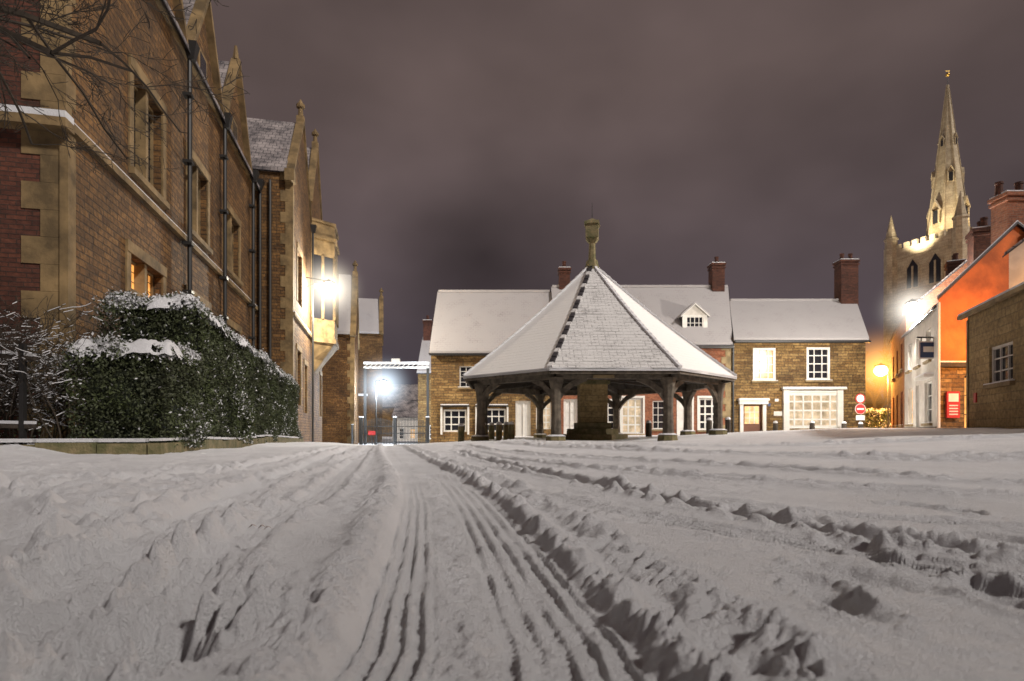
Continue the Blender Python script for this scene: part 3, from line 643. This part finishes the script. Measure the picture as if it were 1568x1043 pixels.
# ------------------------------------------------------------ right-hand buildings
def right():
    G=empty('pale_stone_outbuilding'); U=(-(12.4-9.9),-(16-9.2)); L=math.hypot(*U); o=(12.4,16,0)
    s=MB(o,U); wn=(1.42,2.72,1.45,2.38)
    s.wall(0,L,.1,3.45,[wn],RUBBLE,dep=.12); s.window(*wn,3,3,WRENDER,GLASS,dep=.12,fw=.07,sill=LIME)
    s.poly([(0,0,.1),(0,-6,.1),(0,-6,3.45),(0,0,3.45)],RUBBLE)
    s.emit('stone_walls',G)
    r=MB(o,U); r.hexa([(-.1,.14,3.40),(L,.14,3.40),(L,-3.2,5.0),(-.1,-3.2,5.0),(-.1,.14,3.5),(L,.14,3.5),(L,-3.2,5.1),(-.1,-3.2,5.1)],ROOFA)
    r.box(-.12,L,.1,.2,3.34,3.44,LIME); r.box(-.12,L,.08,.18,3.441,3.5,SNOW)
    r.box(.5,.65,.0,.03,1.05,1.3,RED); r.box(-.001,.1,-.02,.03,.3,3.3,LIME); r.emit('snowy_roof_and_eaves',G)
    G=empty('orange_rendered_house'); s=MB((0,20.2,0),(1,0)); x0,xm,x1=14.66,17.3,20.6; bx=.95
    s.wall(x0,x1,2.65,4.9,[(18.2,19.2,3.2,4.5)],ORANGE); s.window(18.2,19.2,3.2,4.5,3,4,WHITE,GLASS)
    s.poly([(x0,0,4.9),(x1,0,4.9),(xm,0,7.35)],ORANGE)
    dop=(15.55,16.4,.2,2.2)
    s.wall(x0,x1,.0,2.5,[dop],IRON2); s.window(*dop,2,3,IRONW,LITO)
    s.box(x0,x1,.0,.10,2.5,2.65,TIMBERD); s.box(x0,x1,.0,.09,2.651,2.70,SNOW)
    s.poly([(x0,0,0),(x0+bx,-.9,0),(x0+bx,-.9,4.9),(x0,0,4.9)],ORANGE)
    s.poly([(x0+bx,-.9,0),(x1+bx,-.9,0),(x1+bx,-.9,4.9),(xm+bx,-.9,7.35),(x0+bx,-.9,4.9)],ORANGE); s.poly([(x1,0,0),(x1+bx,-.9,0),(x1+bx,-.9,4.9),(x1,0,4.9)],ORANGE)
    s.emit('walls',G)
    r=MB((0,20.2,0),(1,0)); D=-.9
    for xe in (x0-.12,x1+.12):
        ze=4.9-.11
        r.hexa([(xe,.10,ze),(xm,.10,7.4),(xm+bx,D,7.4),(xe+bx,D,ze),(xe,.10,ze+.08),(xm,.10,7.48),(xm+bx,D,7.48),(xe+bx,D,ze+.08)],SLATE)
        r.hexa([(xe,.08,ze+.082),(xm,.08,7.482),(xm+bx,D,7.482),(xe+bx,D,ze+.082),(xe,.08,ze+.12),(xm,.08,7.52),(xm+bx,D,7.52),(xe+bx,D,ze+.12)],SNOW)
    chimney(r,17.85,-.5,6.3,8.55,1.4,.7,RBRICK,3)
    r.prism((x0-.06,.08),.05,.05,.2,4.7,8,WHITE); r.emit('roof_and_chimney',G)
    G=empty('red_notice_board'); n=MB((0,20.2,0),(1,0)); n.box(14.88,15.32,.03,.1,.75,1.65,RED); n.box(14.93,15.27,.1,.106,1.3,1.58,WHITE)
    for z in (1.15,1.05,.95,.85): n.box(14.95,15.25,.1,.104,z,z+.04,WHITE)
    n.emit('board_panel',G)
    G=empty('white_rendered_inn'); o=(18.5,27.7,0); U=(15.25-18.5,21.1-27.7); L=math.hypot(*U); s=MB(o,U)
    ops=[(1.0,2.0,3.0,4.2),(3.1,4.1,3.0,4.2),(5.3,6.3,3.0,4.2),(1.0,2.3,.6,2.2),(3.1,3.9,.0,2.2),(5.0,6.5,.6,2.2)]
    s.wall(0,L,-.2,4.75,ops,WRENDER)
    for k,q in enumerate(ops): s.window(*q,2,3,WHITE,LITW if k in(3,) else GLASS,sill=LIME)
    s.poly([(L,0,0),(L,-6,0),(L,-6,4.75),(L,-3,7.2),(L,0,4.75)],WRENDER); s.poly([(0,0,0),(0,-6,0),(0,-6,4.75),(0,-3,7.2),(0,0,4.75)],WRENDER)
    s.box(0,L,.0,.05,-.2,.45,IRONW); s.box(4.7,6.8,0,.3,2.3,2.4,WHITE); s.box(4.7,6.8,0,.28,2.401,2.46,SNOW)
    s.gableroof(0,L,0,-6,4.75,7.2,ROOFD,th=.08,oh=.15); chimney(s,2.4,-2.4,6.2,8.6,1.0,.8,DBRICK,2); chimney(s,3.2,-4.2,6.0,9.6,1.7,.9,DBRICK,3); s.emit('walls_roof_and_chimneys',G)
    G=empty('brick_corner_house'); o=(24.0,37.2,0); U=(18.7-24.0,27.9-37.2); L=math.hypot(*U); s=MB(o,U)
    ops=[(1.5,2.6,3.4,4.8),(4.6,5.7,3.4,4.8),(7.6,8.7,3.4,4.8),(1.5,2.8,.6,2.3),(4.6,5.7,.6,2.3),(7.6,8.9,.6,2.3)]
    s.wall(0,L,-.5,5.9,ops,RBRICK)
    for q in ops: s.window(*q,2,3,WHITE,GLASS,sill=LIME)
    s.poly([(L,0,0),(L,-6,0),(L,-6,5.9),(L,-3,8.6),(L,0,5.9)],RBRICK); s.gableroof(0,L,0,-6,5.9,8.6,ROOFD,th=.08,oh=.15); chimney(s,2,-3,8,10,.9,.8,DBRICK,2); s.emit('walls_and_roof',G)
    G=empty('hanging_inn_sign'); s=MB(); s.box(14.95,15.65,21.6,21.66,2.95,3.6,WHITE); s.box(15.0,15.6,21.58,21.599,3.0,3.55,BLUE); s.box(15.1,15.5,21.57,21.579,3.2,3.4,WHITE)
    s.box(14.9,15.9,21.61,21.65,3.72,3.77,IRONW); s.box(15.05,15.07,21.62,21.64,3.6,3.72,IRONW); s.box(15.5,15.52,21.62,21.64,3.6,3.72,IRONW); s.emit('sign_board_and_bracket',G)
    G=empty('no_entry_sign'); s=MB(); x,y=17.75,30; s.prism((x,y),.035,.035,-.1,2.15,8,IRONW)
    def disc(z,r,m,dy):
        n=24; s.poly([(x+r*math.cos(2*math.pi*i/n),y-dy,z+r*math.sin(2*math.pi*i/n)) for i in range(n)],m)
    disc(1.95,.25,RED,.05); disc(1.95,.19,WHITE,.055); disc(1.42,.27,WHITE,.05); disc(1.42,.25,RED,.055); s.box(x-.17,x+.17,y-.065,y-.058,1.38,1.46,WHITE); s.box(x-.22,x+.22,y-.06,y-.045,.85,1.1,WHITE)
    s.emit('discs_and_pole',G)
right()

# ------------------------------------------------------------ church
def church():
    G=empty('church_tower_and_spire'); cx,cy=63.,85.; s=MB(); rot=math.radians(20)
    H=26.3; hw=4.9; T=50.3
    s.prism((cx,cy),hw*1.414,hw*1.414,-1,H,4,CHURCH,rot+math.pi/4)
    s.emit('tower',G)
    d=MB((cx,cy,0),(math.cos(rot),math.sin(rot)))
    for sg in (1,-1):
        for z in (20.2,25.6): d.box(-hw-.25,hw+.25,sg*hw-.25,sg*hw+.25,z,z+.4,CHURCH); d.box(sg*hw-.25,sg*hw+.25,-hw+.25,hw-.25,z,z+.4,CHURCH)
        for k in range(-3,4,1):
            x=k*1.25
            d.box(x-.36,x+.36,sg*hw-.2,sg*hw+.2,H,H+1.5,CHURCH); d.box(sg*hw-.2,sg*hw+.2,x-.36,x+.36,H,H+1.5,CHURCH)
        d.box(-hw,hw,sg*hw-.18,sg*hw+.18,H-.3,H+.75,CHURCH); d.box(sg*hw-.18,sg*hw+.18,-hw,hw,H-.3,H+.75,CHURCH)
        for x in (-1.6,1.6):
            for q in ('a','b'):
                B=(x-.85,x+.85,sg*(hw+.0),sg*(hw+.06),21.0,23.8) if q=='a' else (sg*hw,sg*(hw+.06),x-.85,x+.85,21.0,23.8)
                d.box(*B,GLASS)
                if q=='a':
                    d.poly([(x-.85,sg*(hw+.06),23.8),(x+.85,sg*(hw+.06),23.8),(x,sg*(hw+.06),25.1)],GLASS)
                    for e in (-.95,0,.95): d.box(x+e-.12,x+e+.12,sg*hw,sg*(hw+.14),20.9,24.1,CHURCH)
                else:
                    d.poly([(sg*(hw+.06),x-.85,23.8),(sg*(hw+.06),x+.85,23.8),(sg*(hw+.06),x,25.1)],GLASS)
                    for e in (-.95,0,.95): d.box(sg*hw,sg*(hw+.14),x+e-.12,x+e+.12,20.9,24.1,CHURCH)
        for s2 in (1,-1):
            d.prism((sg*hw,s2*hw),1.0,.95,-1,H+1.2,8,CHURCH); d.prism((sg*hw,s2*hw),.85,.8,H+1.2,H+2.6,8,CHURCH); d.prism((sg*hw,s2*hw),1.0,.9,H+2.5,H+2.75,8,CHURCH); d.prism((sg*hw,s2*hw),.75,.05,H+2.75,H+6.2,8,CHURCH)
    d.emit('parapet_pinnacles_and_belfry',G)
    R0=2.9
    p=MB(); p.prism((cx,cy),R0,.12,H-.5,T,8,CHURCH,rot+.39)
    for i in range(8):
        a=rot+.39+i*math.pi/4; p.beam((cx+R0*math.cos(a),cy+R0*math.sin(a),H-.5),(cx+.14*math.cos(a),cy+.14*math.sin(a),T),.25,.2,CHURCH,.08,.08)
    for z,sc in ((30.0,.85),(35.8,.58),(41.3,.4)):
        for i in range(4):
            a=rot+i*math.pi/2+ (math.pi/4 if z==35.8 else 0); r=R0*.93*(T-z)/(T-25.8); c,q=math.cos(a),math.sin(a)
            X=MB((cx+c*(r+.1),cy+q*(r+.1),z),(q,-c)) ; w=.6*sc
            X.N=Vector((c,q,0))
            for B in ((-w,-w+.15*sc),(w-.15*sc,w)): X.box(B[0],B[1],-.9*sc,.35*sc,0,2.2*sc,CHURCH)
            X.poly([(-w,.2*sc,0),(w,.2*sc,0),(w,.2*sc,2.2*sc),(-w,.2*sc,2.2*sc)],GLASS)
            X.hexa([(-w-.1,.4*sc,2.1*sc),(0,.4*sc,3.7*sc),(0,-1.2*sc,3.7*sc),(-w-.1,-1*sc,2.1*sc),(-w-.1,.4*sc,2.3*sc),(0,.4*sc,4*sc),(0,-1.2*sc,4*sc),(-w-.1,-1*sc,2.3*sc)],CHURCH)
            X.hexa([(w+.1,.4*sc,2.1*sc),(0,.4*sc,3.7*sc),(0,-1.2*sc,3.7*sc),(w+.1,-1*sc,2.1*sc),(w+.1,.4*sc,2.3*sc),(0,.4*sc,4*sc),(0,-1.2*sc,4*sc),(w+.1,-1*sc,2.3*sc)],CHURCH)
            n=len(p.v); p.v+=X.v; 
            for f,m in zip(X.f,X.m): p.f.append([n+k for k in f]); p.m.append(p.mi(X.mats[m]))
    p.prism((cx,cy),.04,.04,T,T+2.2,6,IRONW); p.lathe((cx,cy),[(0,T+1.2),(.25,T+1.35),(.3,T+1.5),(.25,T+1.65),(0,T+1.8)],10,GOLD); p.box(cx-.3,cx+.3,cy-.03,cy+.03,T+2,T+2.08,GOLD)
    p.emit('spire',G)
    def spot(x,y,z,tx,ty,tz,P,c,ang,name='floodlight'):
        l=bpy.data.lights.new(name,'SPOT'); l.energy=P; l.color=c; l.spot_size=math.radians(ang); l.spot_blend=.7; l.shadow_soft_size=.4
        o=bpy.data.objects.new(name,l); o.location=(x,y,z); o.rotation_euler=(Vector((tx,ty,tz))-Vector((x,y,z))).to_track_quat('-Z','Y').to_euler(); COL.objects.link(o); o.parent=G
    spot(cx-14,cy-22,12,cx,cy,27,4000,(1,.60,.28),42)
    spot(cx-4.4,cy-1.5,H+1.0,cx-.5,cy,H+12,3400,(1,.80,.48),90)
    spot(cx-.5,cy-4.6,H+.6,cx,cy,H+12,2800,(1,.76,.42),90)
    spot(cx-8,cy-3,H-1.5,cx-5,cy-1.5,H+3,9000,(1,.88,.62),80)
    spot(cx+8,cy-9,H-3,cx+3,cy-2,H+4,4500,(1,.80,.48),70)
church()

# ------------------------------------------------------------ lamps
def added_glow(G,p,col,R,k):
    """glow added around the lamp head: self-emitting volume, radially thinning"""
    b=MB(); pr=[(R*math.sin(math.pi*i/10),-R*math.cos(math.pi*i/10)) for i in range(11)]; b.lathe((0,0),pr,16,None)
    m=bpy.data.materials.new('added_lamp_glow'); m.use_nodes=True; nt=m.node_tree; nt.nodes.clear()
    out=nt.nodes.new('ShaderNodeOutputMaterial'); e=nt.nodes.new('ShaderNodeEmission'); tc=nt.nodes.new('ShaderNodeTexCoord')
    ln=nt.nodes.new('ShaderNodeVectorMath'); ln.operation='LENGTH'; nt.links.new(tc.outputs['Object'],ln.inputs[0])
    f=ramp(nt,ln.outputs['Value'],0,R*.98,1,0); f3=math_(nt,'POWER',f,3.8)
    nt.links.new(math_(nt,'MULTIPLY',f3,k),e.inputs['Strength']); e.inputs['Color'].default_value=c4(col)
    nt.links.new(e.outputs[0],out.inputs['Volume'])  # volume emits its own light, an added halo
    b.mats=[m]; b.m=[0]*len(b.f); o=b.emit('added_glow',G); o.location=p
def lamp(name,p,col,P,globe_s,anchor,pole=False,r=.2,halo=1.3,hk=2.2):
    G=empty(name); s=MB(); x,y,z=p
    if pole:
        g=gz(anchor[0],anchor[1])-.3; s.lathe((anchor[0],anchor[1]),[(.11,g),(.09,g+.9),(.055,g+1.0),(.045,z+.35)],8,IRONW)
        s.beam((anchor[0],anchor[1],z+.35),(x,y,z+.38),.05,.05,IRONW)
    else:
        s.beam(anchor,(x,y,z+.36),.05,.05,IRONW); s.beam((anchor[0],anchor[1],anchor[2]-.5),((x+anchor[0])/2,(y+anchor[1])/2,z+.3),.03,.03,IRONW)
    s.lathe((x,y),[(.02,z+r+.12),(.12,z+r+.04),(r*.9,z+r*.85),(r*.85,z+r*.7)],10,IRONW); s.emit('bracket_and_hood',G)
    b=MB(); m=emis(name+'_glass',col,globe_s)
    pr=[(r*math.sin(math.pi*i/8),z-r*math.cos(math.pi*i/8)*.9) for i in range(9)]; b.lathe((x,y),pr,14,m); b.emit('glass_bowl',G,True)
    l=bpy.data.lights.new('bulb','POINT'); l.energy=P; l.color=col; l.shadow_soft_size=.12
    o=bpy.data.objects.new('bulb',l); o.location=(x,y,z-r-.16); COL.objects.link(o); o.parent=G
    if halo: added_glow(G,(x,y,z),col,halo,hk)
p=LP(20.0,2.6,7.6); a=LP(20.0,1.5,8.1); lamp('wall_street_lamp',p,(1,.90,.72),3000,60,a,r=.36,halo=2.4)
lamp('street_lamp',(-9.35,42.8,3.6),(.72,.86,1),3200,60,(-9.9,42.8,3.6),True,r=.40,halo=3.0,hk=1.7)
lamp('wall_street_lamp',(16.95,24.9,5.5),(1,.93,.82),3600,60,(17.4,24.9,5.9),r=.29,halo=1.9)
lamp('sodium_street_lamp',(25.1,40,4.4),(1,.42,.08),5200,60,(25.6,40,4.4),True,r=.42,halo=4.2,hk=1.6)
lamp('sodium_wall_lamp',(15.9,18.4,3.5),(1,.42,.09),480,10,(16.9,20.15,3.7),r=.10,halo=0)

# ------------------------------------------------------------ vegetation
def leafmass(name,parent,boxes,dens,size,seed,snow_top=.25):
    r=np.random.default_rng(seed); V=[];MI=[]
    for (o,U,L,W,h0,h1) in boxes:
        U=np.array(U)/np.hypot(*U); N=np.array([U[1],-U[0]])
        faces=[('front',L*max(h0,h1)),('back',L*max(h0,h1)*.3),('top',L*W*1.3),('e0',W*h0),('e1',W*h1)]
        for fn,A in faces:
            n=int(abs(A)*dens); t=r.random(n); q=r.random(n); w=r.random(n)
            if fn=='front': u=t*L; v=np.zeros(n); hh=q
            elif fn=='back': u=t*L; v=-W*np.ones(n); hh=q
            elif fn=='top': u=t*L; v=-q*W; hh=np.ones(n)
            elif fn=='e0': u=np.zeros(n); v=-t*W; hh=q
            else: u=L*np.ones(n); v=-t*W; hh=q
            H=h0+(h1-h0)*u/L
            ro=.18
            z=hh*H
            bul=.26*vn(u*1.1+seed+v,z*1.4+v*1.3,seed)+.17*vn(u*3.3+v*3,z*3.3+v*3,seed+1)+.10*vn(u*9+v*7,z*9+v*7,seed+4)+r.normal(0,.03,n)
            edge=np.maximum(0,hh-.85)/.15
            if fn in('front',): v=v+bul-ro*edge**2
            elif fn=='back': v=v-bul
            elif fn=='top':
                ed=np.minimum(np.minimum(-v,W+v),np.minimum(u,L-u)); z=z+bul*.8-ro*np.clip(1-ed/.25,0,1)**2+np.abs(r.normal(0,.04,n))
            elif fn=='e0': u=u-bul+ro*edge**2
            else: u=u+bul-ro*edge**2
            C=np.stack([o[0]+U[0]*u+N[0]*v,o[1]+U[1]*u+N[1]*v,o[2]+z],-1)
            a=r.normal(size=(n,3)); a/=np.linalg.norm(a,axis=1)[:,None]; b=np.cross(a,r.normal(size=(n,3))); b/=np.linalg.norm(b,axis=1)[:,None]
            sz=(size*(.6+.8*r.random(n)))[:,None]
            V.append(np.stack([C-a*sz,C+b*sz*.5,C+a*sz,C-b*sz*.5],1))
            ps=snow_top if fn=='top' else .012+.10*(bul>.09)+.08*(vn(u*2,z*2,seed+7)>.12)+.35*(hh>.92)*(vn(u*3,v*3,seed+9)>-.2)+.45*(hh>.975)
            MI.append((r.random(n)<ps).astype(np.int32))
    V=np.concatenate(V).reshape(-1,3).astype(np.float32); MI=np.concatenate(MI); nf=len(MI)
    me=bpy.data.meshes.new(name); me.vertices.add(len(V)); me.vertices.foreach_set('co',V.ravel())
    me.loops.add(nf*4); me.loops.foreach_set('vertex_index',np.arange(nf*4,dtype=np.int32)); me.polygons.add(nf); me.polygons.foreach_set('loop_start',np.arange(0,nf*4,4,dtype=np.int32))
    me.materials.append(LEAF); me.materials.append(SNOW); me.polygons.foreach_set('material_index',MI); me.update(calc_edges=True)
    ob=bpy.data.objects.new(name,me); COL.objects.link(ob); ob.parent=parent
def snowcap(parent,o,U,L,W,h0,h1,seed,thr=-.12,th=.05,lift=.03):
    U=np.array(U)/np.hypot(*U); N=np.array([U[1],-U[0]]); nu=int(L/.035); nv=int(W/.035)
    s=MB(); u=np.linspace(-.04,L+.02,nu); v=np.linspace(.05,-W,nv); A,B=np.meshgrid(u,v,indexing='ij')
    fine=vn(A*13,B*13,seed+3); k=.6*vn(A*1.6,B*1.6,seed)+.8*vn(A*5,B*5,seed+2)+.6*fine+.4*vn(A*24,B*24,seed+5)
    ed=np.minimum(np.minimum(.05-B,W+B),np.minimum(A+.04,L-A+.02))
    k=k-.45*np.clip(1-ed/.14,0,1)
    Z=o[2]+h0+(h1-h0)*A/L+lift+.18*vn(A*1.1+seed+B,(h0+(h1-h0)*A/L)*1.4+B*1.3,seed)+.10*vn(A*3.3+B*3,B*3,seed+1)-.20*np.clip(1-ed/.22,0,1)**2+th*np.clip((k-thr)*2.2,-1,1)+.03*fine
    n=A.shape; s.v=[Vector((o[0]+U[0]*a+N[0]*b,o[1]+U[1]*a+N[1]*b,z)) for a,b,z in zip(A.ravel(),B.ravel(),Z.ravel())]
    s.mi(SNOW)
    for i in range(n[0]-1):
        for j in range(n[1]-1):
            if k[i,j]>thr-.3: s.f.append([i*n[1]+j,i*n[1]+j+1,(i+1)*n[1]+j+1,(i+1)*n[1]+j]); s.m.append(0)
    s.emit('snow_cap',parent,True)
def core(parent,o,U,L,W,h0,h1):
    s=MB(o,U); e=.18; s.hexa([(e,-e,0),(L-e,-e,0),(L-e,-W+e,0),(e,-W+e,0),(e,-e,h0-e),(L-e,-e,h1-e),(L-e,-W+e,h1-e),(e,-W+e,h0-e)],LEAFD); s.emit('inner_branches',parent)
HD=(-.221,1)
G=empty('clipped_hedge'); o=(-3.12-.221*9.9,9.9,.02); core(G,o,HD,12.3,1.4,2.5,2.1)
leafmass('leaves',G,[(o,HD,12.3,1.4,2.5,2.1)],2400,.027,3,.6); snowcap(G,o,HD,12.3,1.4,2.48,2.08,5,-.02,.04,.02)
G=empty('low_clipped_hedge'); o=(-4.85,8.35,.05); core(G,o,HD,1.25,1.3,1.5,1.5)
leafmass('leaves',G,[(o,HD,1.25,1.3,1.5,1.5)],3000,.024,9,.6); snowcap(G,o,HD,1.25,1.3,1.5,1.5,8,-.30,.06,.02)
G=empty('mossy_stone_kerb'); s=MB((-4.72,7.9,0),HD)
u=0
while u<14.6:
    l=random.uniform(.5,.9); g=gz(-4.7-.221*u,7.9+u*.976); s.box(u,u+l-.015,-.16,.0,g-.15,g+.15+random.uniform(-.02,.02),STONE)
    s.box(u+.02,u+l-.03,-.15,-.02,g+.165,g+.20,SNOW); u+=l
u=0
while u<3.6:
    l=random.uniform(.5,.9); s.box(.0,.16,-.18-u-l+.015,-.18-u,-.1,.13+random.uniform(-.02,.02),STONE); s.box(.01,.15,-.18-u-l+.03,-.2-u,.152,.2,SNOW); u+=l
s.emit('kerb_stones',G)

def tubes(name,segs,mat,parent=None,n=5,snow=None):
    V=[];F=[];M=[]
    for a,b,r0,r1 in segs:
        d=(b-a); 
        if d.length<1e-4: continue
        d.normalize(); x=d.orthogonal().normalized(); y=d.cross(x); k=len(V)
        for p,r in ((a,r0),(b,r1)):
            for i in range(n):
                t=2*math.pi*i/n; V.append(tuple(p+x*math.cos(t)*r+y*math.sin(t)*r))
        for i in range(n): j=(i+1)%n; F.append((k+i,k+j,k+n+j,k+n+i)); M.append(0)
        if snow and abs(d.z)<.6 and random.random()<snow:
            u=Vector((0,0,1)); w=d.cross(u).normalized()*r0*.9; h=u*(r0*.8); k=len(V)
            V+= [tuple(a-w+h*.3),tuple(a+w+h*.3),tuple(b+w+h*.3),tuple(b-w+h*.3),tuple(a+h+u*.008),tuple(b+h+u*.008)]
            F+=[(k,k+4,k+5,k+3),(k+1,k+4,k+5,k+2)]; M+=[1,1]
    me=bpy.data.meshes.new(name); me.from_pydata(V,[],F); me.materials.append(mat); me.materials.append(SNOW); me.polygons.foreach_set('material_index',M); 
    o=bpy.data.objects.new(name,me); COL.objects.link(o)
    if parent: o.parent=parent
    return o
def grow(p,d,L,r,dep,segs,spread=.6,droop=0.,kids=(2,4),minr=.003):
    n=5; q=p.copy(); dd=d.normalized()
    for i in range(n):
        dd=(dd+Vector([random.gauss(0,.16) for _ in range(3)])+Vector((0,0,-droop*.1))).normalized()
        e=q+dd*L/n; r1=r*(1-.12); segs.append((q.copy(),e.copy(),r,r1)); q=e; r=max(r1,minr)
        if dep>0 and i>0:
            for _ in range(random.randint(*kids) if i%2==0 or dep<2 else 1):
                nd_=(dd+Vector([random.gauss(0,spread) for _ in range(3)])).normalized()
                grow(q,nd_,L*random.uniform(.35,.55),max(r*.55,minr),dep-1,segs,spread,droop,kids,minr)
random.seed(12)
segs=[]; base_=Vector((-8.2,6.0,0)); q=base_
for i in range(8):
    e=base_+Vector((.04*i,.02*i*random.random(),.75*(i+1))); segs.append((q,e,.24-.016*i,.24-.016*(i+1))); q=e
for (z,d,L) in ((4.6,(1,.0,.03),3.2),(5.0,(1,.06,.0),3.8),(4.3,(.95,.18,.02),2.4),(5.3,(1,-.05,-.06),3.7),(4.9,(1,-.12,.05),2.9),(5.6,(.9,-.1,.1),3.2),(4.8,(-.8,.3,.6),2.4),(5.6,(-.3,-.8,.6),2.6),(5.9,(.1,.2,1),2.6)):
    grow(Vector((-8.0,6.0,z)),Vector(d),L,.055,4 if L>2.85 else 3,segs,.5,.0,(1,2),.0035)
segs=[g_ for g_ in segs if g_[1].x<-2.7 and not (g_[1].x>-7 and g_[1].z<3.7)]
G=empty('bare_tree'); tubes('trunk_and_branches',segs,TWIG,G,4)
random.seed(5); segs=[]
for i in range(34):
    x=random.uniform(-9.4,-6.2); y=random.uniform(8.0,9.3)
    for k in range(2): grow(Vector((x,y,.0)),Vector((random.gauss(0,.35),random.gauss(0,.25),1)),random.uniform(1.2,1.7),.014,2,segs,.75,0,(2,3),.0035)
segs=[s_ for s_ in segs if s_[1].z<2.1 and s_[1].x<-5.8 and s_[1].y<10]
G=empty('twiggy_shrub'); tubes('stems_and_twigs',segs,TWIG,G,3,.3)
leafmass('old_leaves',G,[((-9.4,8.3,.05),(1,0.0),3.1,.9,1.35,1.3)],500,.02,33,.25)
G=empty('low_rail_fence'); s=MB()
for x in (-9.3,-7.9,-6.45): s.box(x-.03,x+.03,7.72,7.78,-.1,1.45,IRONW)
for z0,z1 in ((1.55,1.25),(.42,.36)): s.beam((-9.5,7.76,z0),(-6.3,7.76,z1),.05,.06,TIMBERD); s.beam((-9.5,7.76,z0+.05),(-6.3,7.76,z1+.05),.06,.04,SNOW)
s.emit('rails_and_posts',G)
def far_tree(x,y,h,seed,name='bare_tree'):
    random.seed(seed); segs=[]; g=gz(x,y)-.2; grow(Vector((x,y,g)),Vector((0,0,1)),h*.55,h*.02,4,segs,.5,-.3,(1,2),.02); G=empty(name); tubes('trunk_and_branches',segs,TWIG,G,3)
far_tree(28.4,46,8,3); far_tree(31.2,50,9,4)
G=empty('low_clipped_hedge'); o=(24.2,41,.0); leafmass('leaves',G,[(o,(1,0),3.2,1.,1.8,1.7)],500,.06,15)
def fallen():
    s=MB(); 
    for (x,y) in ((-.69,1.62),(-.665,1.6),(-.72,1.63)): s.poly([(x-.012,y,.03),(x,y-.006,.042),(x+.014,y,.034),(x,y+.008,.04)],DOORP)
    s.emit('fallen_leaf')
fallen()

# ------------------------------------------------------------ sky
W=bpy.data.worlds.new('World'); scene.world=W; W.use_nodes=True; nt=W.node_tree; bg=nt.nodes['Background']
tc=nt.nodes.new('ShaderNodeTexCoord'); sep=nt.nodes.new('ShaderNodeSeparateXYZ'); nt.links.new(tc.outputs['Generated'],sep.inputs[0])
mp=nt.nodes.new('ShaderNodeMapping'); mp.inputs['Scale'].default_value=(1,1,1.6); nt.links.new(tc.outputs['Generated'],mp.inputs[0])
n1=nt.nodes.new('ShaderNodeTexNoise'); n1.inputs['Scale'].default_value=2.2; n1.inputs['Detail'].default_value=4; n1.inputs['Roughness'].default_value=.45; nt.links.new(mp.outputs[0],n1.inputs[0])
g=ramp(nt,sep.outputs['Z'],.05,.5)
colr=mixc(nt,(.070,.057,.072),(.140,.101,.095),g)
cl=ramp(nt,n1.outputs['Fac'],.32,.68,.62,1.2)
vd=nt.nodes.new('ShaderNodeVectorMath'); vd.operation='DISTANCE'; vd.inputs[1].default_value=(-.045,.955,.285); nt.links.new(tc.outputs['Generated'],vd.inputs[0])
n2=math_(nt,'MULTIPLY_ADD',n1.outputs['Fac'],.16,vd.outputs['Value'])
dk=ramp(nt,n2,.08,.30,.42,1.)
vs=nt.nodes.new('ShaderNodeVectorMath'); vs.operation='SCALE'; nt.links.new(colr,vs.inputs[0]); nt.links.new(math_(nt,'MULTIPLY',cl,dk),vs.inputs['Scale'])
nt.links.new(vs.outputs[0],bg.inputs[0]); bg.inputs[1].default_value=1.0

sl=bpy.data.lights.new('sky_glow_sun','SUN'); sl.energy=2.95; sl.angle=math.radians(5); sl.color=(1,.935,.875)
so=bpy.data.objects.new('sky_glow_sun',sl); so.rotation_euler=Vector((-.56,.42,-.56)).to_track_quat('-Z','Y').to_euler(); COL.objects.link(so)

cam=bpy.data.cameras.new('camera'); co=bpy.data.objects.new('camera',cam); COL.objects.link(co)
co.location=(0,0,.30); co.rotation_euler=(math.radians(90),0,0)
cam.sensor_width=36; cam.lens=36*900/1568; cam.shift_y=138.5/1568; cam.clip_start=.05; cam.clip_end=2000
cam.dof.use_dof=True; cam.dof.focus_distance=4; cam.dof.aperture_fstop=4
scene.camera=co
